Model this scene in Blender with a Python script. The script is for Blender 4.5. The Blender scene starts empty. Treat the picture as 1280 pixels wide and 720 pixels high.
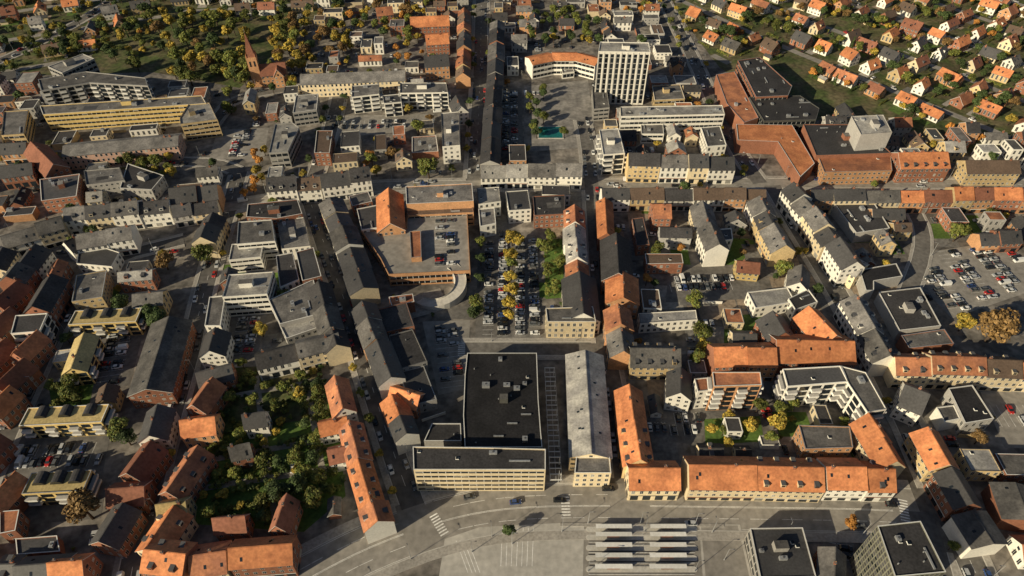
import bpy, math, random
import numpy as np
from mathutils import Vector, Quaternion
random.seed(7)
rnd=random.random
def ru(a,b): return a+(b-a)*random.random()
# ------------------------------------------------------------------ camera / survey
H=220.0; TH=math.radians(45); FPX=853.33
CT,ST=math.cos(TH),math.sin(TH)
def P(u,v,z=0.0):
    """survey point (sighted from the drone station) -> ground metres at height z"""
    a=v-360.0; t=(H-z)/(ST*FPX+a*CT)
    return ((u-640.0)*t,(CT*FPX-a*ST)*t)
scene=bpy.context.scene
cam=bpy.data.cameras.new("camera"); co=bpy.data.objects.new("camera",cam); scene.collection.objects.link(co)
cam.lens=24; cam.sensor_width=36; cam.clip_start=1; cam.clip_end=12000
co.location=(0,0,H); co.rotation_euler=(math.radians(90)-TH,0,0); scene.camera=co
scene.view_settings.view_transform='Standard'; scene.view_settings.look='None'; scene.view_settings.exposure=0
# ------------------------------------------------------------------ light
SUN=Vector((-0.82,-0.57)).normalized(); EL=math.radians(23)
w=bpy.data.worlds.new("World"); scene.world=w; w.use_nodes=True
nt=w.node_tree; bg=nt.nodes["Background"]; sk=nt.nodes.new("ShaderNodeTexSky"); sk.sky_type='NISHITA'; sk.sun_disc=False
sk.sun_elevation=EL; sk.sun_rotation=math.atan2(SUN.x,SUN.y)
nt.links.new(sk.outputs[0],bg.inputs[0]); bg.inputs[1].default_value=0.05
sl=bpy.data.lights.new("sun",'SUN'); sl.energy=5.0; sl.angle=math.radians(0.5); sl.color=(1,0.86,0.60)
so=bpy.data.objects.new("sun",sl); scene.collection.objects.link(so)
dv=Vector((-SUN.x*math.cos(EL),-SUN.y*math.cos(EL),-math.sin(EL)))
so.rotation_euler=dv.to_track_quat('-Z','Y').to_euler()
# ------------------------------------------------------------------ materials
MATS={}
def mat(name,col,rough=0.85,var=0.35,s1=0.12,s2=1.3,orand=0.25,isl=0.0,spec=0.3,col2=None,metal=0):
    m=bpy.data.materials.new(name); m.use_nodes=True; t=m.node_tree; b=t.nodes["Principled BSDF"]
    b.inputs["Roughness"].default_value=rough; b.inputs["Specular IOR Level"].default_value=spec; b.inputs["Metallic"].default_value=metal
    geo=t.nodes.new("ShaderNodeNewGeometry")
    def noise(s,det=4):
        n=t.nodes.new("ShaderNodeTexNoise"); n.inputs["Scale"].default_value=s; n.inputs["Detail"].default_value=det
        t.links.new(geo.outputs["Position"],n.inputs["Vector"]); return n.outputs["Fac"]
    def mr(src,a,b_,lo=0.3,hi=0.7):
        n=t.nodes.new("ShaderNodeMapRange"); n.inputs[1].default_value=lo; n.inputs[2].default_value=hi
        n.inputs[3].default_value=a; n.inputs[4].default_value=b_; t.links.new(src,n.inputs[0]); return n.outputs[0]
    def mul(a,b_):
        n=t.nodes.new("ShaderNodeMath"); n.operation='MULTIPLY'; t.links.new(a,n.inputs[0]); t.links.new(b_,n.inputs[1]); return n.outputs[0]
    n1=noise(s1); n2=noise(s2,5)
    f=mul(mr(n1,1-var*0.5,1+var*0.5),mr(n2,1-var*0.6,1+var*0.6))
    if orand:
        oi=t.nodes.new("ShaderNodeObjectInfo"); f=mul(f,mr(oi.outputs["Random"],1-orand,1+orand,0,1))
    if isl: f=mul(f,mr(geo.outputs["Random Per Island"],1-isl,1+isl,0,1))
    vm=t.nodes.new("ShaderNodeVectorMath"); vm.operation='SCALE'; 
    if col2:
        mx=t.nodes.new("ShaderNodeMix"); mx.data_type='RGBA'; mx.inputs[6].default_value=(*col,1); mx.inputs[7].default_value=(*col2,1)
        n3=noise(s1*1.7); t.links.new(mr(n3,0,1,0.4,0.6),mx.inputs[0]); t.links.new(mx.outputs[2],vm.inputs[0])
    else: vm.inputs[0].default_value=col
    t.links.new(f,vm.inputs[3]); t.links.new(vm.outputs[0],b.inputs["Base Color"])
    MATS[name]=m; return m
# roofs
mat("r_orange",(0.64,0.255,0.11),col2=(0.49,0.185,0.082),s2=1.0)
mat("r_orange2",(0.48,0.20,0.10),col2=(0.32,0.135,0.078),s2=1.0)
mat("r_redbrown",(0.27,0.115,0.073),s2=1.0)
mat("r_slate",(0.078,0.076,0.077),rough=0.55)
mat("r_black",(0.026,0.025,0.027),rough=0.75,var=0.6)
mat("r_dark",(0.052,0.050,0.052),var=0.5)
mat("r_grey",(0.185,0.175,0.165),var=0.45,col2=(0.12,0.115,0.112),orand=.4)
mat("r_lgrey",(0.38,0.365,0.335),var=0.4,col2=(0.25,0.24,0.23))
mat("r_brown",(0.15,0.105,0.078))
mat("r_ochre",(0.50,0.39,0.18))
# walls
mat("w_white",(0.83,0.80,0.72),var=0.14,orand=0.08)
mat("w_cream",(0.72,0.60,0.40),var=0.2)
mat("w_brick",(0.32,0.14,0.085),var=0.3)
mat("w_obrick",(0.53,0.29,0.15),var=0.3)
mat("w_ybrick",(0.57,0.43,0.23),var=0.3)
mat("w_yellow",(0.66,0.49,0.20),var=0.2)
mat("w_grey",(0.42,0.405,0.38),var=0.2)
mat("w_dark",(0.10,0.10,0.09),var=0.3)
mat("w_olive",(0.25,0.25,0.19),var=0.3)
mat("w_pink",(0.48,0.31,0.24),var=0.2)
mat("trim",(0.76,0.75,0.71),var=0.15,orand=0.1)
mat("dtrim",(0.10,0.10,0.105),var=0.2,orand=0.1)
mat("glass",(0.018,0.024,0.030),rough=0.12,var=0.2,isl=0.5,spec=0.6)
mat("blind",(0.30,0.29,0.26),rough=0.4,isl=0.4)
mat("metal",(0.42,0.43,0.44),rough=0.45,metal=0.3)
mat("asphalt",(0.16,0.15,0.138),var=0.45,s1=0.05,s2=0.5,orand=0.0,spec=0.2)
mat("asphalt_old",(0.29,0.27,0.242),var=0.35,s1=0.04,s2=0.4,orand=0.0,spec=0.2)
mat("asphalt_dark",(0.125,0.118,0.11),var=0.4,s1=0.05,s2=0.4,orand=0.0)
mat("court",(0.24,0.215,0.187),var=0.7,s1=0.06,s2=0.35,orand=0.0,col2=(0.13,0.12,0.108))
mat("yard_a",(0.32,0.295,0.26),var=0.5,s2=0.7,orand=0);mat("yard_b",(0.17,0.163,0.153),var=0.5,s2=0.7,orand=0);mat("yard_c",(0.28,0.22,0.165),var=0.5,s2=0.7,orand=0)
mat("pavement",(0.37,0.345,0.31),var=0.35,s1=0.1,s2=1.2,orand=0.0)
mat("concrete",(0.50,0.475,0.43),var=0.25,s1=0.04,s2=0.5,orand=0.0,col2=(0.42,0.40,0.365))
mat("plaza",(0.29,0.272,0.25),var=0.4,s1=0.08,s2=0.5,orand=0.0,col2=(0.19,0.18,0.168))
mat("kerb",(0.52,0.50,0.46),var=0.2,orand=0)
mat("paint",(0.80,0.79,0.76),var=0.4,s2=1.5,orand=0)
mat("grass",(0.072,0.095,0.03),var=0.7,s1=0.05,s2=0.4,orand=0,col2=(0.13,0.11,0.06))
mat("lawn",(0.095,0.16,0.034),var=0.5,s1=0.08,s2=0.8,orand=0)
mat("bark",(0.07,0.05,0.035))
mat("water",(0.02,0.20,0.19),rough=0.1,spec=0.6)
mat("leaf_green",(0.11,0.145,0.032),orand=0.35,isl=0.45,s1=0.5,s2=0.9,var=0.5,col2=(0.17,0.165,0.035),rough=0.7)
mat("leaf_dark",(0.060,0.090,0.028),orand=0.3,isl=0.45,s1=0.5,s2=0.9,var=0.5,rough=0.7)
mat("leaf_yellow",(0.50,0.34,0.055),orand=0.25,isl=0.4,s1=0.5,s2=0.9,var=0.5,col2=(0.28,0.24,0.045),rough=0.7)
mat("leaf_orange",(0.48,0.22,0.05),orand=0.25,isl=0.4,s1=0.5,s2=0.9,var=0.5,rough=0.7)
mat("leaf_brown",(0.22,0.135,0.05),orand=0.25,isl=0.4,s1=0.5,s2=0.9,var=0.5,rough=0.7)
for n,c in dict(white=(0.78,0.78,0.76),black=(0.015,0.015,0.017),silver=(0.45,0.46,0.47),grey=(0.13,0.135,0.14),red=(0.45,0.03,0.025),blue=(0.04,0.08,0.22)).items():
    mat("car_"+n,c,rough=0.25,var=0.05,orand=0.1,spec=0.6)
mat("tyre",(0.02,0.02,0.02))
mat("lamp_red",(0.4,0.02,0.02),rough=0.3)
# ------------------------------------------------------------------ mesh builder
class MB:
    def __init__(s): s.v=[];s.f=[];s.m=[];s.ms=[]
    def mi(s,n):
        if n not in s.ms: s.ms.append(n)
        return s.ms.index(n)
    def face(s,pts,m):
        k=len(s.v); s.v.extend(pts); s.f.append(tuple(range(k,k+len(pts)))); s.m.append(s.mi(m))
    def box(s,c,d,L,W,z0,z1,m,top=None,taper=0):
        n=(-d[1],d[0])
        def q(a,b,z,k=1): return (c[0]+d[0]*a*k+n[0]*b*k,c[1]+d[1]*a*k+n[1]*b*k,z)
        k=1-taper
        B=[q(-L/2,-W/2,z0),q(L/2,-W/2,z0),q(L/2,W/2,z0),q(-L/2,W/2,z0)]
        T=[q(-L/2,-W/2,z1,k),q(L/2,-W/2,z1,k),q(L/2,W/2,z1,k),q(-L/2,W/2,z1,k)]
        for i in range(4):
            j=(i+1)%4; s.face([B[i],B[j],T[j],T[i]],m)
        s.face(T,top or m)
    def cyl(s,c,r0,r1,z0,z1,m,n=8,cap=True):
        A=[(c[0]+r0*math.cos(i*2*math.pi/n),c[1]+r0*math.sin(i*2*math.pi/n),z0) for i in range(n)]
        B=[(c[0]+r1*math.cos(i*2*math.pi/n),c[1]+r1*math.sin(i*2*math.pi/n),z1) for i in range(n)]
        for i in range(n): s.face([A[i],A[(i+1)%n],B[(i+1)%n],B[i]],m)
        if cap: s.face(B,m)
    def mesh(s,name,o=(0,0,0)):
        me=bpy.data.meshes.new(name)
        me.from_pydata([(x-o[0],y-o[1],z-o[2]) for x,y,z in s.v],[],s.f)
        for n in s.ms: me.materials.append(MATS[n])
        me.polygons.foreach_set("material_index",s.m); me.update(); return me
    def obj(s,name,o=(0,0,0)):
        ob=bpy.data.objects.new(name,s.mesh(name,o)); ob.location=o; scene.collection.objects.link(ob); return ob
# ------------------------------------------------------------------ occupancy map (1 m)
X0,Y0,NX,NY=-620,10,1240,800
occ=np.zeros((NY,NX),np.uint8)
gx,gy=np.meshgrid(np.arange(NX)+X0+0.5,np.arange(NY)+Y0+0.5)
def inpoly(px,py,poly):
    r=np.zeros(np.shape(px),bool); n=len(poly)
    for i in range(n):
        x1,y1=poly[i];x2,y2=poly[(i+1)%n]
        if y1==y2: continue
        c=((y1>py)!=(y2>py))&(px<(x2-x1)*(py-y1)/(y2-y1)+x1)
        r^=c
    return r
def mark(poly,bit):
    xs=[p[0] for p in poly];ys=[p[1] for p in poly]
    i0=max(0,int(min(xs)-X0)-1);i1=min(NX,int(max(xs)-X0)+2);j0=max(0,int(min(ys)-Y0)-1);j1=min(NY,int(max(ys)-Y0)+2)
    if i0>=i1 or j0>=j1: return
    occ[j0:j1,i0:i1][inpoly(gx[j0:j1,i0:i1],gy[j0:j1,i0:i1],poly)]|=bit
def at(x,y):
    i=int(x-X0);j=int(y-Y0)
    if 0<=i<NX and 0<=j<NY: return occ[j,i]
    return 0
def rectp(c,d,L,W):
    n=(-d[1],d[0]); return [(c[0]+d[0]*a*L/2+n[0]*b*W/2,c[1]+d[1]*a*L/2+n[1]*b*W/2) for a,b in((-1,-1),(1,-1),(1,1),(-1,1))]
def free(c,d,L,W,mask):
    n=(-d[1],d[0])
    na=max(2,int(L/1.5));nb=max(2,int(W/1.5))
    for i in range(na+1):
        for j in range(nb+1):
            a=-L/2+L*i/na;b=-W/2+W*j/nb
            if at(c[0]+d[0]*a+n[0]*b,c[1]+d[1]*a+n[1]*b)&mask: return False
    return True
BLD,ROAD,LOT,GRN,TREE=1,2,4,8,16
def unit(a,b):
    x,y=b[0]-a[0],b[1]-a[1];l=math.hypot(x,y) or 1; return (x/l,y/l),l
def ccw(p):
    s=sum(p[i][0]*p[(i+1)%len(p)][1]-p[(i+1)%len(p)][0]*p[i][1] for i in range(len(p)))
    return p if s>0 else p[::-1]
# ------------------------------------------------------------------ facades
def wall(mb,a,b,z0,z1,m,mode='punch',fh=3.1):
    mb.face([(*a,z0),(*b,z0),(*b,z1),(*a,z1)],m)
    d,L=unit(a,b); n=(d[1],-d[0]); h=z1-z0
    if mode=='none' or L<2.5 or h<2.2: return
    fl=max(1,int(round(h/fh))); f=h/fl
    def q(s0,s1,za,zb,off,mm):
        A=(a[0]+d[0]*s0+n[0]*off,a[1]+d[1]*s0+n[1]*off);B=(a[0]+d[0]*s1+n[0]*off,a[1]+d[1]*s1+n[1]*off)
        mb.face([(*A,za),(*B,za),(*B,zb),(*A,zb)],mm)
    if mode=='piers':
        k=max(2,int(L/3.2)); s=L/k
        for i in range(k):
            q(i*s+s*0.22,i*s+s*0.78,z0+1,z1-1.2,0.04,'glass')
            for j in range(1,fl): q(i*s+s*0.22,i*s+s*0.78,z0+j*f-0.25,z0+j*f+0.2,0.07,'w_grey')
        for i in range(k+1): 
            q(max(0.05,i*s-0.35),min(L-0.05,i*s+0.35),z0,z1,0.25,'w_white')
        return
    for j in range(fl):
        zb=z0+j*f
        if mode=='ribbon':
            q(0.5,L-0.5,zb+0.95,zb+f-0.75,0.04,'glass')
            k=max(1,int(L/2.6))
            for i in range(1,k):
                q(0.5+(L-1)*i/k-0.09,0.5+(L-1)*i/k+0.09,zb+0.95,zb+f-0.75,0.08,'trim')
                if rnd()<.15: q(0.5+(L-1)*(i-1)/k+.1,0.5+(L-1)*i/k-0.1,zb+1.5,zb+f-0.75,0.06,'blind')
            continue
        if mode=='lattice':
            k=max(1,int(L/1.5))
            for i in range(k):
                for jj in range(2):
                    q(L*(i+0.15)/k,L*(i+0.85)/k,zb+jj*f/2+0.25,zb+jj*f/2+f/2-0.15,0.04,random.choice(['dtrim','dtrim','r_slate','glass','w_dark']))
            continue
        if mode=='balcony':
            k=max(1,int(L/4.2))
            for i in range(k):
                s0=L*i/k
                q(s0+0.5,s0+L/k-0.5,zb+0.25,zb+f-0.5,0.04,'glass')
                if j>0 and i%2==0:
                    c=(a[0]+d[0]*(s0+L/k/2)+n[0]*0.7,a[1]+d[1]*(s0+L/k/2)+n[1]*0.7)
                    mb.box(c,d,L/k*0.8,1.35,zb-0.1,zb+0.95,'trim','w_grey')
            continue
        shop=(mode=='shop' and j==0)
        k=max(1,int(L/(3.6 if shop else 2.5)))
        for i in range(k):
            c=L*(i+0.5)/k
            if not shop and rnd()<0.04: continue
            ww=1.35 if shop else 0.52
            za,zz=(zb+0.4,zb+f-0.6) if shop else (zb+0.95,zb+f-0.65)
            if not shop: q(c-ww-0.1,c+ww+0.1,za-0.1,zz+0.08,0.02,'trim' if m!='w_white' else 'w_grey')
            q(c-ww,c+ww,za,zz,0.05,'blind' if rnd()<0.12 else 'glass')
            if not shop and L<40: q(c-0.04,c+0.04,za,zz,0.07,'trim')
        if shop:
            q(0.2,L-0.2,zb+f-0.5,zb+f-0.15,0.12,random.choice(['dtrim','trim','w_grey','w_brick']))
def chimney(mb,c,d,zb,zt):
    mb.box(c,d,0.9,0.6,zb,zt,'w_brick'); mb.box(c,d,1.05,0.75,zt+0.002,zt+0.15,'dtrim'); mb.cyl(c,0.14,0.12,zt+0.15,zt+0.5,'w_obrick',6)
def gable(name,c,d,L,W,h,rise,roof,wl,mode='punch',dorm=0,chim=1,sky=1,oe=0.3,z0=0,mk=True):
    mb=MB(); n=(-d[1],d[0])
    def pt(a,b): return (c[0]+d[0]*a+n[0]*b,c[1]+d[1]*a+n[1]*b)
    A,B,C,D=pt(-L/2,-W/2),pt(L/2,-W/2),pt(L/2,W/2),pt(-L/2,W/2)
    wall(mb,A,B,z0,h,wl,mode);wall(mb,C,D,z0,h,wl,mode)
    wall(mb,B,C,z0,h,wl,mode if oe>0 else 'none');wall(mb,D,A,z0,h,wl,mode if oe>0 else 'none')
    mb.face([(*B,h),(*C,h),(*pt(L/2,0),h+rise)],wl);mb.face([(*D,h),(*A,h),(*pt(-L/2,0),h+rise)],wl)
    o=0.4; sl=rise/(W/2); ze=h-o*sl; T=0.16; e=L/2+oe
    if rise>2.8 and oe>0:
        for s in(-1,1):
            q=lambda b0,b1,za,zb,off,mm:mb.face([(*pt(s*(L/2+off),b0),za),(*pt(s*(L/2+off),b1),za),(*pt(s*(L/2+off),b1),zb),(*pt(s*(L/2+off),b0),zb)],mm)
            q(-0.6,0.6,h+0.3,h+1.4,0.04,'glass')
    bt='trim' if oe>0 and rnd()<.6 else roof
    for s in(-1,1):
        E1,E2=pt(-e,s*(W/2+o)),pt(e,s*(W/2+o)); R1,R2=pt(-e,0),pt(e,0)
        mb.face([(*E1,ze+T),(*E2,ze+T),(*R2,h+rise+T),(*R1,h+rise+T)],roof)
        mb.face([(*E1,ze-0.05),(*E2,ze-0.05),(*E2,ze+T),(*E1,ze+T)],'dtrim')
        for x in(-e,e):
            Q=pt(x,s*(W/2+o));Rr=pt(x,0)
            mb.face([(*Q,ze-0.05),(*Rr,h+rise-0.05),(*Rr,h+rise+T),(*Q,ze+T)],bt)
    mb.box(pt(0,0),d,2*e-0.02,0.35,h+rise+T-0.1,h+rise+T+0.07,roof)
    def zs(b): return h+rise-abs(b)*sl+T
    for s in(-1,1):
        if dorm:
            k=max(1,int(L/dorm))
            for i in range(k):
                a=-L/2+L*(i+0.5)/k; b0=W/2-0.7; zt=zs(b0)+1.45; bi=max(0.3,b0-1.45/sl) if sl>0.3 else b0-2
                mm=(b0+bi)/2
                mb.box(pt(a,s*mm),d,1.6,b0-bi,zs(b0)-0.3,min(zt,h+rise-0.05),'dtrim' if rnd()<0.3 else wl,'dtrim')
                f=s*(b0+0.03)
                mb.face([(*pt(a-0.6,f),zs(b0)+0.2),(*pt(a+0.6,f),zs(b0)+0.2),(*pt(a+0.6,f),zt-0.2),(*pt(a-0.6,f),zt-0.2)],'glass')
        for i in range(sky):
            if rnd()<0.6:
                a=ru(-L/2+1,L/2-1.5);b0=ru(0.25,0.55)*W/2;b1=b0+1.0
                mb.face([(*pt(a,s*b0),zs(b0)+0.06),(*pt(a+0.8,s*b0),zs(b0)+0.06),(*pt(a+0.8,s*b1),zs(b1)+0.06),(*pt(a,s*b1),zs(b1)+0.06)],'glass')
    for i in range(chim):
        chimney(mb,pt(ru(-L/2+0.8,L/2-0.8),ru(-0.6,0.6)),d,h+rise*0.6,h+rise+ru(0.8,1.3))
    if mk: mark(rectp(c,d,L,W),BLD)
    return mb.obj(name,(c[0],c[1],0))
def inset(p,t):
    n=len(p);out=[]
    for i in range(n):
        a,b,c=p[i-1],p[i],p[(i+1)%n]
        d1,_=unit(a,b);d2,_=unit(b,c)
        n1=(-d1[1],d1[0]);n2=(-d2[1],d2[0]); k=1+n1[0]*n2[0]+n1[1]*n2[1]
        if k<0.2:k=0.2
        out.append((b[0]+(n1[0]+n2[0])*t/k,b[1]+(n1[1]+n2[1])*t/k))
    return out
def in1(x,y,poly): return bool(inpoly(np.array([x]),np.array([y]),poly)[0])
def flat(name,poly,h,roof,wl,mode='punch',clut=1.0,par=0.5,trim='trim',z0=0,fh=3.1,extra=None):
    p=ccw(list(poly)); mb=MB(); n=len(p); q=inset(p,0.3)
    if trim=='trim' and rnd()<.5: trim='dtrim' if rnd()<.5 else 'metal'
    for i in range(n):
        j=(i+1)%n
        wall(mb,p[i],p[j],z0,h,wl,mode,fh)
        mb.face([(*p[i],h),(*p[j],h),(*p[j],h+par),(*p[i],h+par)],wl)
        mb.face([(*p[i],h+par),(*p[j],h+par),(*q[j],h+par),(*q[i],h+par)],trim)
        mb.face([(*q[j],h),(*q[i],h),(*q[i],h+par),(*q[j],h+par)],wl)
    mb.face([(x,y,h+0.05) for x,y in q],roof)
    xs=[a[0] for a in p];ys=[a[1] for a in p]
    area=abs(sum(p[i][0]*p[(i+1)%n][1]-p[(i+1)%n][0]*p[i][1] for i in range(n)))/2
    d,_=max((unit(p[i],p[(i+1)%n]) for i in range(n)),key=lambda t:t[1])
    core=inset(p,1.6); k=int(area/50*clut)+ (1 if clut>0 else 0)
    for i in range(min(k,70)):
        x,y=ru(min(xs),max(xs)),ru(min(ys),max(ys))
        if not in1(x,y,core): continue
        t=rnd()
        if t<0.3:
            a=ru(1.2,3);hh=ru(0.7,1.6); mb.box((x,y),d,a,ru(1,2),h+0.05,h+0.05+hh,'metal'); mb.cyl((x,y),0.35,0.35,h+0.05+hh,h+0.2+hh,'dtrim')
        elif t<0.65: mb.box((x,y),d,1.2,1.2,h+0.05,h+0.35,'trim','glass',0.15)
        elif t<0.85: mb.cyl((x,y),0.2,0.2,h+0.05,h+0.8,'metal',6)
        else: mb.box((x,y),d,ru(3,8),0.5,h+0.1,h+0.55,'metal')
    for i in range(int(area/160)):
        x,y=ru(min(xs),max(xs)),ru(min(ys),max(ys)); L_,W_=ru(3,9),ru(2,5)
        if clut>0 and all(in1(a,b,core) for a,b in rectp((x,y),d,L_,W_)):
            mb.face([(a,b,h+0.056+0.002*i) for a,b in rectp((x,y),d,L_,W_)],random.choice(['r_grey','r_dark','r_slate']) if roof in('r_grey','r_lgrey','r_slate','r_dark') else roof)
    if area>250 and clut>0.4 and rnd()<0.7:
        cx,cy=sum(xs)/n,sum(ys)/n
        if in1(cx,cy,core):
            mb.box((cx+ru(-2,2),cy+ru(-2,2)),d,ru(3,6),ru(2.5,4),h+0.05,h+2.6,wl,'r_grey')
    mark(p,BLD)
    cx,cy=sum(xs)/n,sum(ys)/n
    return mb.obj(name,(cx,cy,0))
def F(name,px,h,roof,wl,mode='punch',**k): return flat(name,[P(u,v,h) for u,v in px],h,roof,wl,mode,**k)
def G(name,p1,p2,W,h,rise,roof,wl,mode='punch',**k):
    z=h+rise*0.7; a,b=P(*p1,z),P(*p2,z); d,L=unit(a,b)
    return gable(name,((a[0]+b[0])/2,(a[1]+b[1])/2),d,L,W,h,rise,roof,wl,mode,**k)
def HS(name,u,v,ang,L,W,h,rise,roof,wl,**k):
    c=P(u,v,h+rise*0.6); a=math.radians(ang); return gable(name,c,(math.cos(a),math.sin(a)),L,W,h,rise,roof,wl,**k)
def R(name,pts,W,h,roofs,walls,seg=14,rise=None,mode='shop',dorm=0,hv=1.2,chim=1,Wv=1.0):
    rise0=rise if rise is not None else W*0.38
    q=[P(u,v,h+rise0*0.7) for u,v in pts]
    for i in range(len(q)-1):
        d,L=unit(q[i],q[i+1]); k=max(1,int(round(L/seg))); cuts=[0]+sorted(max(0.05,min(0.95,(j+ru(-0.2,0.2))/k)) for j in range(1,k))+[1]
        for j in range(k):
            s0,s1=cuts[j]*L,cuts[j+1]*L; m=(s0+s1)/2
            off=ru(-0.3,0.3)*Wv; n=(-d[1],d[0]); hh=h+ru(-hv,hv); c=(q[i][0]+d[0]*m+n[0]*off,q[i][1]+d[1]*m+n[1]*off)
            end=(len(q)==2 and k==1)
            if (s1-s0)<2: continue
            gable(name,c,d,s1-s0-0.04,W+ru(-0.8,0.8)*Wv,hh,rise0*ru(0.9,1.1),random.choice(roofs),random.choice(walls),mode,
                  dorm=(dorm if rnd()<0.7 else 0),chim=chim if rnd()<0.8 else 0,sky=2,oe=0.0 if not end else 0.3)
DK=['r_slate','r_dark','r_grey','r_grey','r_slate','r_lgrey']; MX=['r_slate','r_dark','r_grey','r_grey','r_orange2','r_brown']
WH=['w_white','w_white','w_cream']; WM=['w_white','w_white','w_cream','w_brick','w_ybrick','w_obrick','w_grey']; BR=['w_brick','w_obrick','w_ybrick']
# ------------------------------------------------------------------ ground & roads
def sheet(name,poly,z,m):
    mb=MB(); mb.face([(x,y,z) for x,y in ccw(list(poly))],m); return mb.obj(name)
sheet("ground",[(-6000,-6000),(6000,-6000),(6000,6000),(-6000,6000)],0,'grass')
sheet("town_ground",[P(-250,760),P(1530,760),P(1530,190),P(1200,195),P(1110,150),P(1000,150),P(900,85),P(850,20),P(820,-40),P(560,-40),P(380,30),P(300,110),P(190,90),P(-150,100)],0.004,'court')
ROADS=[ # pts,width,side,material,parked prob
 ([(602,-60),(602,0),(600,110),(594,228)],9,2.5,'asphalt',0.25),
 ([(385,243),(410,320),(440,400),(470,500),(500,590),(522,648)],8,2.5,'asphalt_dark',0.6),
 ([(300,215),(285,265),(258,350),(238,440),(208,540),(175,660),(160,740)],8,2,'asphalt_dark',0.45),
 ([(-200,330),(0,305),(90,288),(290,258),(385,243),(460,233),(600,231),(735,230),(850,229),(965,229),(1100,229),(1400,232)],8,2.5,'asphalt_old',0.2),
 ([(728,150),(735,180),(742,260),(748,350),(756,436),(766,480),(776,560),(784,622)],7.5,2,'asphalt',0.45),
 ([(965,232),(1000,290),(1050,370),(1100,460),(1130,520),(1185,640),(1230,740)],9,2.5,'asphalt',0.45),
 ([(575,436),(680,436),(760,436)],7,2.5,'asphalt',0.1),
 ([(350,745),(400,715),(470,680),(560,648),(640,634),(760,632),(900,634),(1060,636),(1150,640)],17,3.5,'asphalt_old',0),
 ([(1104,468),(1200,470),(1400,485)],8,2,'asphalt',0.4),
 ([(800,-60),(835,10),(870,80),(915,180),(950,229)],8,2,'asphalt',0.3),
 ([(230,300),(130,325),(75,400),(20,520),(-60,700)],7,2,'asphalt_dark',0.3),
 ([(1135,250),(1160,300),(1130,380)],7,1.5,'asphalt',0.0),
 ([(425,115),(412,170),(385,243)],8,2,'asphalt',0.2),
 ([(-60,215),(60,205),(260,200),(300,215)],7,1.5,'asphalt',0.2),
 ([(262,160),(300,112),(560,100),(600,100)],7,2,'asphalt',0.3),
 ([(-60,100),(40,60),(130,10),(190,-40)],7,2,'asphalt',0.3),
 ([(1150,640),(1165,680),(1180,740)],8,2,'asphalt',0),
]
def resample(q,step):
    out=[];
    for i in range(len(q)-1):
        d,L=unit(q[i],q[i+1]); k=max(1,int(L/step))
        for j in range(k): out.append((q[i][0]+d[0]*L*j/k,q[i][1]+d[1]*L*j/k))
    out.append(q[-1]); return out
def smooth(q,it=2):
    for _ in range(it):
        o=[q[0]]
        for i in range(len(q)-1):
            a,b=q[i],q[i+1]; o+= [(a[0]*.75+b[0]*.25,a[1]*.75+b[1]*.25),(a[0]*.25+b[0]*.75,a[1]*.25+b[1]*.75)]
        o.append(q[-1]); q=o
    return q
RW=[]
for pts,wd,sd,m,pk in ROADS:
    q=resample(smooth([P(u,v) for u,v in pts]),3.0); RW.append((q,wd,sd,m,pk))
def normals(q):
    ns=[]
    for i in range(len(q)):
        d,_=unit(q[max(0,i-1)],q[min(len(q)-1,i+1)]); ns.append((-d[1],d[0]))
    return ns
RN=[np.array(r[0]) for r in RW]
def inroad(x,y,skip=-1,extra=0.3):
    for i,a in enumerate(RN):
        if i==skip: continue
        if np.min(np.hypot(a[:,0]-x,a[:,1]-y))<RW[i][1]/2+extra: return True
    return False
paint=MB(); PARK=[]; LAMPS=[]
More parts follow.
